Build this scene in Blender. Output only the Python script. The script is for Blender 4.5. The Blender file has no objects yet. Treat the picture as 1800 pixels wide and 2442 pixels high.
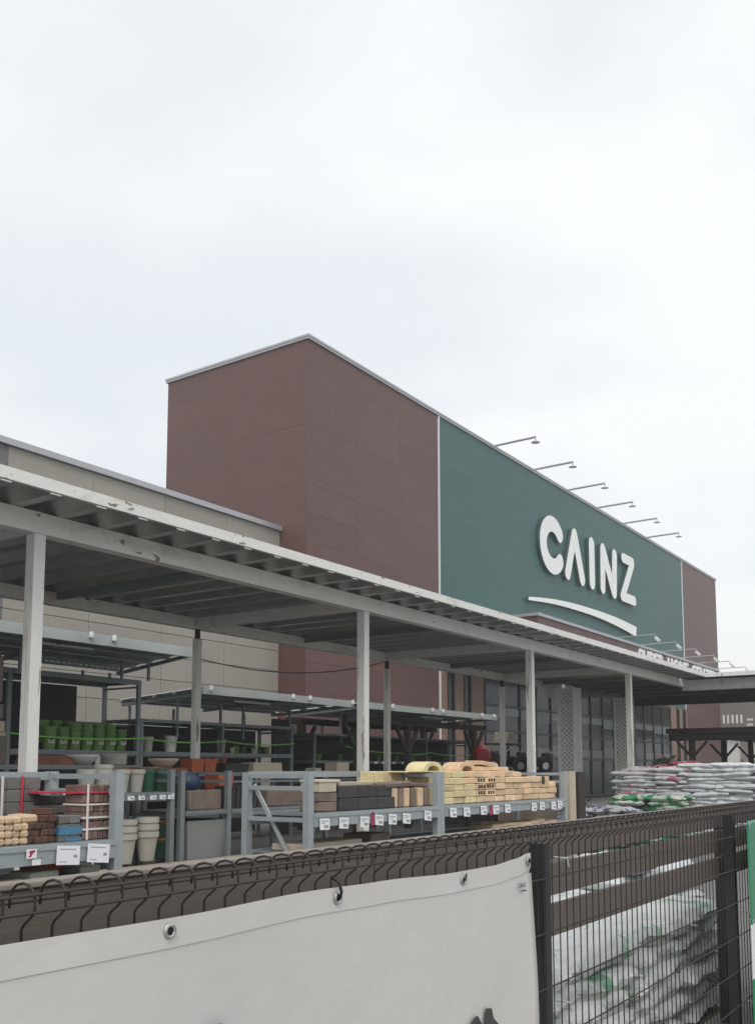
import bpy, bmesh, math, random
from mathutils import Vector, Matrix
random.seed(7)
S = bpy.context.scene
COL = S.collection
R = math.radians

# ------------------------------------------------------------------ camera
cam_d = bpy.data.cameras.new('camera'); cam = bpy.data.objects.new('camera', cam_d); COL.objects.link(cam)
cam.location = (0, 0, 1.40)
cam.rotation_euler = (R(90 + 5.882), 0, R(34.194 - 90))
cam_d.sensor_fit = 'AUTO'; cam_d.sensor_width = 36.0
cam_d.lens = 2281.0 / 2442.0 * 36.0
cam_d.shift_y = 379.0 / 2442.0
cam_d.clip_start = 0.05; cam_d.clip_end = 2000
S.camera = cam
S.render.resolution_x, S.render.resolution_y = 754, 1024

# ------------------------------------------------------------------ sky, sun, exposure
SUN_EL, SUN_AZ = 50.0, 218.0          # azimuth of the sun measured from +X towards +Y
W = bpy.data.worlds.new('World'); S.world = W; W.use_nodes = True
nt = W.node_tree; nt.nodes.clear()
N = lambda t: nt.nodes.new(t)
out = N('ShaderNodeOutputWorld'); bg = N('ShaderNodeBackground')
sky = N('ShaderNodeTexSky'); sky.sky_type = 'NISHITA'; sky.sun_disc = False
sky.sun_elevation = R(SUN_EL); sky.sun_rotation = R(90 - SUN_AZ)
tc = N('ShaderNodeTexCoord'); mp = N('ShaderNodeMapping'); mp.inputs['Scale'].default_value = (1, 1, 2.2)
mp.inputs['Location'].default_value = (0.55, 0.1, 0.3)
n1 = N('ShaderNodeTexNoise'); n1.inputs['Scale'].default_value = 2.3; n1.inputs['Detail'].default_value = 4.5; n1.inputs['Roughness'].default_value = 0.42
rp = N('ShaderNodeValToRGB')
el = rp.color_ramp.elements
el[0].position = 0.38; el[0].color = (6.9, 7.45, 8.2, 1)
el[1].position = 0.58; el[1].color = (9.75, 9.9, 9.9, 1)
sp = N('ShaderNodeSeparateXYZ')
hz = N('ShaderNodeMapRange'); hz.inputs[1].default_value = 0.0; hz.inputs[2].default_value = 0.55
hz.inputs[3].default_value = 0.0; hz.inputs[4].default_value = 0.5
hi = N('ShaderNodeMixRGB'); hi.inputs[2].default_value = (9.7, 9.95, 9.85, 1)
mx = N('ShaderNodeMixRGB'); mx.inputs[0].default_value = 0.93
L = nt.links.new
L(tc.outputs['Generated'], mp.inputs[0]); L(mp.outputs[0], n1.inputs['Vector']); L(n1.outputs['Fac'], rp.inputs[0])
L(tc.outputs['Generated'], sp.inputs[0]); L(sp.outputs['Z'], hz.inputs[0]); L(hz.outputs[0], hi.inputs[0]); L(rp.outputs[0], hi.inputs[1])
L(sky.outputs[0], mx.inputs[1]); L(hi.outputs[0], mx.inputs[2]); L(mx.outputs[0], bg.inputs['Color'])
bg.inputs['Strength'].default_value = 0.1
L(bg.outputs[0], out.inputs[0])

sd = bpy.data.lights.new('sun', 'SUN'); so = bpy.data.objects.new('sun', sd); COL.objects.link(so)
sd.energy = 1.35; sd.angle = R(35); sd.color = (1.0, 0.97, 0.93)
v = Vector((math.cos(R(SUN_EL)) * math.cos(R(SUN_AZ)), math.cos(R(SUN_EL)) * math.sin(R(SUN_AZ)), math.sin(R(SUN_EL))))
so.rotation_euler = v.to_track_quat('Z', 'Y').to_euler(); so.location = v * 60

S.view_settings.view_transform = 'Standard'; S.view_settings.look = 'None'
S.view_settings.exposure = 0.12; S.view_settings.gamma = 1.0; S.view_settings.use_curve_mapping = False
S.render.engine = 'CYCLES'
S.cycles.max_bounces = 8; S.cycles.diffuse_bounces = 4; S.cycles.use_denoising = True

# ------------------------------------------------------------------ materials
def mat(name, col, rough=0.7, metal=0.0, noise=None, spots=None, bump=None, rnd=0.0, streak=None, coat=0.0, trans=0.0, stretch=None):
    m = bpy.data.materials.new(name); m.use_nodes = True
    t = m.node_tree; b = t.nodes['Principled BSDF']
    b.inputs['Roughness'].default_value = rough; b.inputs['Metallic'].default_value = metal
    b.inputs['Coat Weight'].default_value = coat
    b.inputs['Transmission Weight'].default_value = trans
    k = t.links.new
    co = t.nodes.new('ShaderNodeTexCoord'); vec = co.outputs['Object']
    if stretch:
        mm = t.nodes.new('ShaderNodeMapping'); mm.inputs['Scale'].default_value = stretch
        k(vec, mm.inputs[0]); vec = mm.outputs[0]
    oi = t.nodes.new('ShaderNodeObjectInfo')
    ad = t.nodes.new('ShaderNodeVectorMath'); ad.operation = 'ADD'
    sc = t.nodes.new('ShaderNodeMath'); sc.operation = 'MULTIPLY'; sc.inputs[1].default_value = 37.0
    k(oi.outputs['Random'], sc.inputs[0]); k(vec, ad.inputs[0]); k(sc.outputs[0], ad.inputs[1]); vec = ad.outputs[0]
    c = t.nodes.new('ShaderNodeRGB'); c.outputs[0].default_value = (*col, 1); cur = c.outputs[0]
    def nz(scale, detail=5, rough_=0.6):
        n = t.nodes.new('ShaderNodeTexNoise'); n.inputs['Scale'].default_value = scale
        n.inputs['Detail'].default_value = detail; n.inputs['Roughness'].default_value = rough_
        k(vec, n.inputs['Vector']); return n.outputs['Fac']
    def mul(cur, fac, lo, hi_):
        mr = t.nodes.new('ShaderNodeMapRange'); mr.inputs[1].default_value = 0.3; mr.inputs[2].default_value = 0.7
        mr.inputs[3].default_value = lo; mr.inputs[4].default_value = hi_
        k(fac, mr.inputs[0])
        x = t.nodes.new('ShaderNodeVectorMath'); x.operation = 'SCALE'
        k(cur, x.inputs[0]); k(mr.outputs[0], x.inputs['Scale']); return x.outputs[0]
    if noise:
        for s_, a_ in (noise if isinstance(noise[0], tuple) else (noise,)):
            cur = mul(cur, nz(s_), 1 - a_, 1 + a_)
    if rnd:
        mr = t.nodes.new('ShaderNodeMapRange'); mr.inputs[3].default_value = 1 - rnd; mr.inputs[4].default_value = 1 + rnd
        k(oi.outputs['Random'], mr.inputs[0])
        x = t.nodes.new('ShaderNodeVectorMath'); x.operation = 'SCALE'; k(cur, x.inputs[0]); k(mr.outputs[0], x.inputs['Scale']); cur = x.outputs[0]
    for s3 in (spots or ()):
        s_, th, cc = s3[:3]; soft = s3[3] if len(s3) > 3 else 0.03
        mr = t.nodes.new('ShaderNodeMapRange'); mr.inputs[1].default_value = th; mr.inputs[2].default_value = th + soft
        k(nz(s_, 4, 0.65), mr.inputs[0])
        mi = t.nodes.new('ShaderNodeMixRGB'); k(mr.outputs[0], mi.inputs[0]); k(cur, mi.inputs[1]); mi.inputs[2].default_value = (*cc, 1); cur = mi.outputs[0]
    k(cur, b.inputs['Base Color'])
    if bump:
        bp = t.nodes.new('ShaderNodeBump'); bp.inputs['Strength'].default_value = bump[1]; bp.inputs['Distance'].default_value = bump[2] if len(bump) > 2 else 0.01
        k(nz(bump[0]), bp.inputs['Height']); k(bp.outputs[0], b.inputs['Normal'])
    return m

def siding(name, col, accent):
    # fine embossed brick-like siding: rows 0.1 m
    m = mat(name, col, 0.55, noise=((0.35, 0.06), (9, 0.06)), rnd=0.03, stretch=(1, 1, 0.22))
    t = m.node_tree; b = t.nodes['Principled BSDF']; k = t.links.new
    co = t.nodes.new('ShaderNodeTexCoord'); mp = t.nodes.new('ShaderNodeMapping')
    mp.inputs['Rotation'].default_value = (R(90), 0, 0)
    k(co.outputs['Object'], mp.inputs[0])
    br = t.nodes.new('ShaderNodeTexBrick'); br.inputs['Scale'].default_value = 1.0
    br.inputs['Brick Width'].default_value = 0.45; br.inputs['Row Height'].default_value = 0.152
    br.inputs['Mortar Size'].default_value = 0.008; br.inputs['Color1'].default_value = (1, 1, 1, 1)
    br.inputs['Color2'].default_value = (0.93, 0.93, 0.93, 1); br.inputs['Mortar'].default_value = (accent,) * 3 + (1,)
    k(mp.outputs[0], br.inputs['Vector'])
    mi = t.nodes.new('ShaderNodeMixRGB'); mi.blend_type = 'MULTIPLY'; mi.inputs[0].default_value = 1
    src = b.inputs['Base Color'].links[0].from_socket
    k(src, mi.inputs[1]); k(br.outputs['Color'], mi.inputs[2]); k(mi.outputs[0], b.inputs['Base Color'])
    bp = t.nodes.new('ShaderNodeBump'); bp.inputs['Strength'].default_value = 0.4; bp.inputs['Distance'].default_value = 0.01; bp.invert = True
    k(br.outputs['Fac'], bp.inputs['Height']); k(bp.outputs[0], b.inputs['Normal'])
    return m

M = {}
M['brown'] = siding('brown_siding', (0.126, 0.060, 0.054), 0.86)
M['green'] = siding('green_siding', (0.036, 0.116, 0.107), 0.86)
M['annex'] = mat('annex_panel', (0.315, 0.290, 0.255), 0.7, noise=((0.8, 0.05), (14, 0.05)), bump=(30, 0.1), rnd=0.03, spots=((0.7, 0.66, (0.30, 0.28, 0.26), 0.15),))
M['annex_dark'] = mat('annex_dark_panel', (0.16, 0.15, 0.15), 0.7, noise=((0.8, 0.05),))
M['joint'] = mat('dark_joint', (0.05, 0.045, 0.045), 0.9)
M['coping'] = mat('grey_coping', (0.42, 0.42, 0.44), 0.4, 0.4, noise=((3, 0.06),))
M['whitetrim'] = mat('white_trim', (0.75, 0.75, 0.76), 0.5, noise=((3, 0.04),))
M['letter'] = mat('letter_face', (0.85, 0.86, 0.84), 0.4, noise=((2, 0.03),))
M['letter_side'] = mat('letter_return', (0.05, 0.09, 0.09), 0.5)
M['paint'] = mat('weathered_white_paint', (0.74, 0.73, 0.695), 0.6, noise=((4, 0.06), (40, 0.05)), stretch=(1.4, 1.4, 0.16),
                 spots=((5, 0.555, (0.56, 0.52, 0.46), 0.09), (8, 0.605, (0.33, 0.27, 0.20), 0.05), (17, 0.70, (0.14, 0.11, 0.08), 0.03)), bump=(60, 0.3, 0.004))
M['paintb'] = mat('weathered_white_beam', (0.74, 0.73, 0.70), 0.6, noise=((3, 0.06), (40, 0.04)), stretch=(0.35, 1, 1),
                  spots=((3.5, 0.56, (0.58, 0.55, 0.50), 0.12), (9, 0.665, (0.22, 0.18, 0.15), 0.03)), bump=(60, 0.2, 0.004))
M['deck'] = mat('folded_steel_deck', (0.42, 0.42, 0.40), 0.33, 0.65, noise=((3, 0.12),))
M['galv'] = mat('galvanised_steel', (0.37, 0.405, 0.415), 0.5, 0.3, noise=((6, 0.08), (40, 0.06)), spots=((16, 0.69, (0.16, 0.15, 0.14), 0.05),))
M['galvd'] = mat('dull_galvanised_steel', (0.22, 0.245, 0.255), 0.55, 0.3, noise=((6, 0.1),))
M['galvshine'] = mat('bright_galvanised_steel', (0.55, 0.57, 0.58), 0.4, 0.6, noise=((6, 0.08),))
M['sheet'] = mat('roof_sheet', (0.48, 0.52, 0.51), 0.5, 0.1, noise=((2, 0.1),))
M['wire'] = mat('dark_brown_wire', (0.034, 0.026, 0.023), 0.65, noise=((20, 0.1),))
M['fpost'] = mat('dark_fence_post', (0.028, 0.027, 0.029), 0.55, noise=((8, 0.1),))
M['board'] = mat('brown_resin_board', (0.120, 0.100, 0.088), 0.75, noise=((3, 0.08), (30, 0.08)), stretch=(0.3, 1, 4), bump=(40, 0.25, 0.003), rnd=0.06)
M['boardlit'] = mat('lit_board_top', (0.24, 0.21, 0.185), 0.8, noise=((5, 0.15),))  # lighter copy of the board tone: light on the top edge put into colour
M['vinyl'] = mat('white_vinyl', (0.585, 0.57, 0.55), 0.27, noise=((2.2, 0.035),), spots=((3.5, 0.60, (0.56, 0.55, 0.53), 0.25),), bump=(2.2, 0.25, 0.05))
M['eyelet'] = mat('nickel_eyelet', (0.5, 0.5, 0.5), 0.3, 0.9)
M['black'] = mat('black_plastic', (0.012, 0.012, 0.013), 0.5)
M['hole'] = mat('dark_hole', (0.015, 0.013, 0.012), 0.9)
M['ink'] = mat('charcoal_ink', (0.045, 0.042, 0.050), 0.5)
M['blueink'] = mat('blue_ink', (0.05, 0.17, 0.40), 0.4)
M['greenvinyl'] = mat('green_vinyl', (0.02, 0.22, 0.115), 0.35, noise=((4, 0.08),), bump=(8, 0.1, 0.02))
M['whitevinyl'] = mat('clean_white_vinyl', (0.75, 0.75, 0.73), 0.4)
M['ground'] = mat('yard_concrete', (0.17, 0.166, 0.158), 0.9, noise=((0.4, 0.12), (60, 0.2)), bump=(120, 0.4, 0.004))
M['pave'] = mat('pavement_concrete', (0.30, 0.29, 0.27), 0.9, noise=((0.8, 0.1), (50, 0.1)), bump=(90, 0.3, 0.003))
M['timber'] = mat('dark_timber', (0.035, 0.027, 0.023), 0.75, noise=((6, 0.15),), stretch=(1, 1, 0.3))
M['pallet'] = mat('raw_pallet_wood', (0.33, 0.27, 0.20), 0.85, noise=((5, 0.12), (30, 0.1)), stretch=(0.2, 1, 1), rnd=0.12)
M['plywood'] = mat('plywood', (0.42, 0.36, 0.28), 0.8, noise=((3, 0.08), (25, 0.08)), stretch=(0.3, 1, 1), rnd=0.06)
M['creampost'] = mat('cream_timber', (0.50, 0.43, 0.33), 0.8, noise=((6, 0.1),), spots=((8, 0.62, (0.25, 0.19, 0.14), 0.1),))
M['peach'] = mat('peach_pilaster', (0.25, 0.155, 0.122), 0.7, noise=((3, 0.06),))
M['glass'] = mat('shop_glass', (0.018, 0.020, 0.022), 0.12)
M['glass'].node_tree.nodes['Principled BSDF'].inputs['Specular IOR Level'].default_value = 0.22
M['mullion'] = mat('dark_mullion', (0.018, 0.016, 0.016), 0.5)
M['blind'] = mat('pale_blind', (0.21, 0.17, 0.165), 0.5, noise=((1.2, 0.2),), rnd=0.3)
M['blind2'] = mat('pale_blue_blind', (0.19, 0.21, 0.215), 0.5, noise=((1.2, 0.15),), rnd=0.2)
M['lattice'] = mat('white_lattice', (0.78, 0.78, 0.75), 0.7, noise=((6, 0.08),))
M['card'] = mat('white_card', (0.82, 0.82, 0.84), 0.5)
M['print'] = mat('grey_print', (0.30, 0.30, 0.33), 0.6)
M['crimson'] = mat('crimson_print', (0.45, 0.02, 0.09), 0.5)
# goods
M['tan'] = mat('tan_brick', (0.70, 0.50, 0.32), 0.85, noise=((7, 0.12), (50, 0.12)), rnd=0.18, bump=(60, 0.4, 0.005), spots=((13, 0.68, (0.30, 0.15, 0.07), 0.06),))
M['yellow'] = mat('yellow_brick', (0.68, 0.57, 0.33), 0.85, noise=((7, 0.12), (50, 0.12)), rnd=0.15, bump=(60, 0.4, 0.005), spots=((13, 0.67, (0.34, 0.22, 0.07), 0.06),))
M['cream'] = mat('cream_block', (0.55, 0.47, 0.36), 0.85, noise=((8, 0.08), (60, 0.1)), rnd=0.1, bump=(60, 0.3, 0.004))
M['paletan'] = mat('tumbled_cream_brick', (0.60, 0.44, 0.29), 0.85, noise=((8, 0.1), (60, 0.12)), rnd=0.12, bump=(50, 0.5, 0.006))
M['orange'] = mat('orange_terracotta', (0.40, 0.105, 0.045), 0.8, noise=((6, 0.12),), rnd=0.12, bump=(50, 0.2, 0.004))
M['brownbrick'] = mat('dark_brown_brick', (0.105, 0.055, 0.036), 0.85, noise=((8, 0.15), (50, 0.12)), rnd=0.2, bump=(60, 0.4, 0.005))
M['greyblock'] = mat('grey_concrete_block', (0.17, 0.165, 0.155), 0.9, noise=((8, 0.12), (50, 0.15)), rnd=0.15, bump=(60, 0.4, 0.005))
M['darkblock'] = mat('charcoal_block', (0.050, 0.048, 0.048), 0.85, noise=((8, 0.15), (50, 0.15)), rnd=0.12, bump=(60, 0.4, 0.005))
M['brownblock'] = mat('brown_stone_block', (0.19, 0.145, 0.115), 0.9, noise=((6, 0.2), (40, 0.15)), rnd=0.12, bump=(40, 0.5, 0.006))
M['paleslab'] = mat('pale_green_slab', (0.42, 0.44, 0.34), 0.85, noise=((8, 0.08), (50, 0.1)), rnd=0.1)
M['redmix'] = mat('red_grey_brick', (0.20, 0.125, 0.105), 0.85, noise=((9, 0.3), (50, 0.12)), rnd=0.3, bump=(60, 0.4, 0.005))
M['granite'] = mat('speckled_granite', (0.15, 0.125, 0.115), 0.7, noise=((60, 0.35), (12, 0.15)), spots=((26, 0.66, (0.04, 0.035, 0.035), 0.03),))
M['redstrap'] = mat('red_strap', (0.55, 0.04, 0.07), 0.4)
M['whitestrap'] = mat('white_strap', (0.72, 0.66, 0.64), 0.5)
M['bluestrap'] = mat('blue_film', (0.07, 0.20, 0.33), 0.35)
M['potcream'] = mat('cream_pot', (0.44, 0.42, 0.37), 0.6, noise=((4, 0.06),), rnd=0.07)
M['potgreen'] = mat('dark_green_pot', (0.022, 0.088, 0.048), 0.55, noise=((4, 0.08),), rnd=0.12)
M['potlime'] = mat('leaf_green_pot', (0.115, 0.215, 0.058), 0.5, noise=((4, 0.06),), rnd=0.15)
M['terra'] = mat('terracotta', (0.26, 0.105, 0.065), 0.8, noise=((5, 0.1),), rnd=0.12)
M['planter'] = mat('grey_planter', (0.25, 0.26, 0.255), 0.7, noise=((3, 0.08),))
M['bluepot'] = mat('blue_glazed_pot', (0.028, 0.055, 0.12), 0.35)
M['whitepot'] = mat('white_pot', (0.66, 0.65, 0.62), 0.5, rnd=0.06)
M['rope'] = mat('lime_rope', (0.16, 0.50, 0.075), 0.5)
M['red'] = mat('red_plastic', (0.30, 0.012, 0.022), 0.4, noise=((4, 0.1),))
M['engine'] = mat('black_machine_paint', (0.018, 0.018, 0.02), 0.35, noise=((6, 0.2),))
M['chrome'] = mat('bare_metal', (0.45, 0.45, 0.46), 0.3, 0.8)
M['rubber'] = mat('rubber', (0.016, 0.016, 0.017), 0.8)
M['tube'] = mat('unlit_tube_lamp', (0.75, 0.74, 0.70), 0.4)
M['leaf'] = mat('dark_leaf', (0.035, 0.075, 0.030), 0.6, rnd=0.3, noise=((9, 0.3),))
M['leaf2'] = mat('mid_leaf', (0.065, 0.110, 0.035), 0.6, rnd=0.3, noise=((9, 0.3),))
M['house'] = mat('pale_render', (0.55, 0.53, 0.50), 0.8, noise=((1, 0.05),))
M['roofm'] = mat('dark_roof_tile', (0.07, 0.07, 0.075), 0.7)
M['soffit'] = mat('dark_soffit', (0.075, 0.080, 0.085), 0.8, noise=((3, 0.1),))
M['joint_brown'] = mat('brown_joint', (0.094, 0.050, 0.046), 0.8)
M['joint_grey'] = mat('grey_joint', (0.16, 0.145, 0.13), 0.8)
M['wingwall'] = mat('far_wing_wall', (0.21, 0.19, 0.175), 0.8, noise=((1, 0.05),))
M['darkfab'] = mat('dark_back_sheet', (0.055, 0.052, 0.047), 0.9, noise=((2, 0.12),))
def bagmat(name, base, prints_creases):
    return mat(name, base, 0.38, noise=((7, 0.10), (22, 0.06)), spots=prints_creases, bump=(18, 0.9, 0.02), rnd=0.07)
M['bagw'] = bagmat('white_soil_bag', (0.62, 0.64, 0.65), ((5, 0.62, (0.26, 0.29, 0.31), 0.08), (9, 0.70, (0.10, 0.16, 0.18), 0.03)))
M['bagp'] = bagmat('pink_print_bag', (0.56, 0.55, 0.55), ((4, 0.565, (0.46, 0.16, 0.21), 0.05),))
M['bagr'] = bagmat('crimson_bag', (0.24, 0.03, 0.06), ((5, 0.58, (0.50, 0.38, 0.40), 0.05),))
M['bagg'] = bagmat('green_print_bag', (0.50, 0.52, 0.46), ((4, 0.50, (0.035, 0.24, 0.11), 0.03), (6, 0.66, (0.10, 0.11, 0.09), 0.03)))
M['bagd'] = bagmat('purple_print_bag', (0.46, 0.46, 0.48), ((5, 0.52, (0.12, 0.10, 0.17), 0.04),))
M['bagclear'] = bagmat('translucent_grey_bag', (0.60, 0.615, 0.61), ((2.6, 0.575, (0.20, 0.36, 0.25), 0.05), (11, 0.60, (0.24, 0.245, 0.24), 0.10), (7, 0.70, (0.07, 0.09, 0.30), 0.02)))  # green and blue print; fine grey patches put crease shade into the colour

# ------------------------------------------------------------------ mesh helpers
class MB:
    def __init__(s): s.v = []; s.f = []; s.m = []
    def add(s, vs, fs, mi=0):
        o = len(s.v); s.v += [tuple(p) for p in vs]; s.f += [tuple(i + o for i in f) for f in fs]; s.m += [mi] * len(fs); return s
    def box(s, x0, x1, y0, y1, z0, z1, mi=0):
        vs = [(x0, y0, z0), (x1, y0, z0), (x1, y1, z0), (x0, y1, z0), (x0, y0, z1), (x1, y0, z1), (x1, y1, z1), (x0, y1, z1)]
        return s.add(vs, [(0, 3, 2, 1), (4, 5, 6, 7), (0, 1, 5, 4), (1, 2, 6, 5), (2, 3, 7, 6), (3, 0, 4, 7)], mi)
    def cbox(s, lx, ly, lz, c=0.006, mi=0, jit=0.0):
        # chamfered box, base at z = 0, centred in x and y
        hx, hy, hz_ = lx / 2, ly / 2, lz / 2; pts = []; idx = {}
        for sx in (-1, 1):
            for sy in (-1, 1):
                for sz in (-1, 1):
                    j = [random.uniform(-jit, jit) for _ in range(3)]
                    for ax in range(3):
                        p = [sx * (hx - (0 if ax == 0 else c)) + j[0], sy * (hy - (0 if ax == 1 else c)) + j[1], sz * (hz_ - (0 if ax == 2 else c)) + hz_ + j[2]]
                        idx[(sx, sy, sz, ax)] = len(pts); pts.append(p)
        fs = []
        for ax in range(3):
            for sg in (-1, 1):
                o = [a for a in range(3) if a != ax]; loop = []
                for a, b in ((-1, -1), (1, -1), (1, 1), (-1, 1)):
                    k = [0, 0, 0]; k[ax] = sg; k[o[0]] = a; k[o[1]] = b; loop.append(idx[(*k, ax)])
                if (sg > 0) == (ax == 1): loop.reverse()
                fs.append(tuple(loop))
        for ax in range(3):   # edges
            o = [a for a in range(3) if a != ax]
            for a in (-1, 1):
                for b in (-1, 1):
                    k0 = [0, 0, 0]; k1 = [0, 0, 0]; k0[ax] = -1; k1[ax] = 1
                    for k in (k0, k1): k[o[0]] = a; k[o[1]] = b
                    fs.append((idx[(*k0, o[0])], idx[(*k1, o[0])], idx[(*k1, o[1])], idx[(*k0, o[1])]))
        for sx in (-1, 1):
            for sy in (-1, 1):
                for sz in (-1, 1): fs.append(tuple(idx[(sx, sy, sz, a)] for a in range(3)))
        return s.add(pts, fs, mi)
    def bar(s, p, q, w, h, mi=0, upv=(0, 0, 1)):
        p = Vector(p); q = Vector(q); d = (q - p).normalized(); u = Vector(upv)
        if abs(d.dot(u)) > 0.98: u = Vector((0, 1, 0))
        a = d.cross(u).normalized() * (w / 2); b = a.cross(d).normalized() * (h / 2)
        vs = [p - a - b, p + a - b, p + a + b, p - a + b, q - a - b, q + a - b, q + a + b, q - a + b]
        return s.add(vs, [(0, 1, 2, 3), (7, 6, 5, 4), (0, 4, 5, 1), (1, 5, 6, 2), (2, 6, 7, 3), (3, 7, 4, 0)], mi)
    def tube(s, pts, r, n=6, mi=0, cap=True):
        pts = [Vector(p) for p in pts]; rings = []; vs = []; fs = []
        ref = None
        for i, p in enumerate(pts):
            d = (pts[min(i + 1, len(pts) - 1)] - pts[max(i - 1, 0)]).normalized()
            if ref is None: ref = Vector((0, 0, 1)) if abs(d.z) < 0.9 else Vector((1, 0, 0))
            a = d.cross(ref).normalized(); b = d.cross(a).normalized(); ref = a.cross(d) if a.length else ref
            rr = r[i] if isinstance(r, (list, tuple)) else r
            for k in range(n):
                an = 2 * math.pi * k / n; vs.append(p + a * (rr * math.cos(an)) + b * (rr * math.sin(an)))
        for i in range(len(pts) - 1):
            for k in range(n):
                fs.append((i * n + k, i * n + (k + 1) % n, (i + 1) * n + (k + 1) % n, (i + 1) * n + k))
        if cap: fs.append(tuple(range(n))[::-1]); fs.append(tuple((len(pts) - 1) * n + k for k in range(n)))
        return s.add(vs, fs, mi)
    def prism(s, poly, y0, y1, mi=0, side=None):
        # poly in (x, z), extruded in y
        n = len(poly); vs = [(x, y0, z) for x, z in poly] + [(x, y1, z) for x, z in poly]
        s.add(vs, [tuple(range(n)), tuple(range(2 * n - 1, n - 1, -1))], mi)
        o = len(s.v) - 2 * n
        for i in range(n):
            j = (i + 1) % n; s.f.append((o + i, o + n + i, o + n + j, o + j)); s.m.append(mi if side is None else side)
        return s
    def lathe(s, prof, n=20, mi=0, cx=0, cy=0):
        vs = []; fs = []
        for r, z in prof:
            for k in range(n):
                a = 2 * math.pi * k / n; vs.append((cx + r * math.cos(a), cy + r * math.sin(a), z))
        for i in range(len(prof) - 1):
            for k in range(n): fs.append((i * n + k, i * n + (k + 1) % n, (i + 1) * n + (k + 1) % n, (i + 1) * n + k))
        return s.add(vs, fs, mi)
    def mesh(s, name, mats, smooth=False):
        me = bpy.data.meshes.new(name); me.from_pydata(s.v, [], s.f)
        for m in (mats if isinstance(mats, (list, tuple)) else [mats]): me.materials.append(M[m] if isinstance(m, str) else m)
        me.polygons.foreach_set('material_index', s.m)
        if smooth: me.polygons.foreach_set('use_smooth', [True] * len(s.f))
        b = bmesh.new(); b.from_mesh(me); bmesh.ops.recalc_face_normals(b, faces=b.faces); b.to_mesh(me); b.free()
        me.update(); return me
    def build(s, name, mats, parent=None, loc=None, rot=None, smooth=False):
        return inst(s.mesh(name, mats, smooth), name, parent, loc, rot)

def inst(me, name, parent=None, loc=None, rot=None, scale=None):
    o = bpy.data.objects.new(name, me); COL.objects.link(o)
    if parent: o.parent = parent
    if loc: o.location = loc
    if rot: o.rotation_euler = rot
    if scale: o.scale = scale
    return o
def empty(name, loc=(0, 0, 0), rot=None):
    o = bpy.data.objects.new(name, None); COL.objects.link(o); o.location = loc; o.empty_display_size = 0.1
    if rot: o.rotation_euler = rot
    return o
def tag(o, label, cat, group=None):
    o['label'] = label; o['category'] = cat
    if group: o['group'] = group
    return o
def thing(name, label, cat, loc=(0, 0, 0), rot=None, group=None): return tag(empty(name, loc, rot), label, cat, group)
def struct(o): o['kind'] = 'structure'; return o
ORD = 'first second third fourth fifth sixth seventh eighth ninth tenth eleventh twelfth thirteenth fourteenth fifteenth sixteenth seventeenth eighteenth nineteenth twentieth'.split()
ordn = lambda i: ORD[i] if i < len(ORD) else str(i + 1) + 'th'

# ------------------------------------------------------------------ ground
g = MB(); g.add([(-60, -60, 0), (260, -60, 0), (260, 160, 0), (-60, 160, 0)], [(0, 1, 2, 3)])
struct(g.build('ground', 'ground'))
# thin overcast haze round the whole place
hb = MB().box(-61, 261, -61, 161, -1.2, 15.7).build('haze', 'hole'); hb['kind'] = 'stuff'
hm_ = bpy.data.materials.new('haze'); hm_.use_nodes = True; ht = hm_.node_tree; ht.nodes.clear()
ho = ht.nodes.new('ShaderNodeOutputMaterial'); hv_ = ht.nodes.new('ShaderNodeVolumePrincipled')
hv_.inputs['Density'].default_value = 0.0018; hv_.inputs['Color'].default_value = (.96, .97, .98, 1)
ht.links.new(hv_.outputs[0], ho.inputs['Volume']); hb.data.materials.clear(); hb.data.materials.append(hm_)
p = MB().box(-20, 40, -2.6, 0.95, -0.05, 0.10); struct(p.build('pavement', 'pave'))
k = MB().box(-20, 40, 0.952, 1.40, -0.05, 0.16); struct(k.build('kerb', 'pave'))

# ------------------------------------------------------------------ store
store = thing('store_building', 'tall brown store building with wide dark green sign panel on its front', 'building', (22.62, 18, 0))
def loc_store(x, y, z=0): return (x - 22.62, y - 18, z)
XB0, XG0, XG1, XB1, YF, ZT = 22.62, 30.60, 61.42, 69.60, 18.0, 14.93
c = MB().box(0.04, XB1 - XB0 - 0.04, 0.04, 6.16, 0, ZT - 0.02); c.build('wall', 'joint_brown', store)
PH = ZT / 16.0
def panels(x0, x1, z0, z1, n, name, m, face, par, orig, gap=0.002, h=PH):
    w = (x1 - x0) / n; rows = int(round((z1 - z0) / h)); hh = (z1 - z0) / rows
    mb = MB(); b = 0.012
    mb.add([(gap / 2, 0, gap / 2), (w - gap / 2, 0, gap / 2), (w - gap / 2, 0, hh - gap / 2), (gap / 2, 0, hh - gap / 2),
            (gap / 2, 0.045, gap / 2), (w - gap / 2, 0.045, gap / 2), (w - gap / 2, 0.045, hh - gap / 2), (gap / 2, 0.045, hh - gap / 2)],
           [(0, 1, 2, 3), (4, 7, 6, 5), (0, 4, 5, 1), (1, 5, 6, 2), (2, 6, 7, 3), (3, 7, 4, 0)])
    me = mb.mesh(name, m)
    for r in range(rows):
        for i in range(n):
            if face == 'front': o = inst(me, name, par, (x0 + i * w - orig[0], YF - orig[1] + random.uniform(-.002, .002), z0 + r * hh))
            else: o = inst(me, name, par, (0 + random.uniform(-.002, .002), x1 - i * w - orig[1], z0 + r * hh), (0, 0, R(-90)))
panels(XB0, XG0 - 0.045, 0, ZT, 3, 'brown_panel', 'brown', 'front', store, (22.62, 18))
panels(18.001, 24.22, 0, ZT, 2, 'brown_panel', 'brown', 'side', store, (22.62, 18))
panels(XG0 + 0.045, XG1 - 0.045, PH * 5.6, ZT, 8, 'green_panel', 'green', 'front', store, (22.62, 18))
panels(XG1 + 0.045, XB1, 0, ZT, 3, 'brown_panel', 'brown', 'front', store, (22.62, 18))
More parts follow.
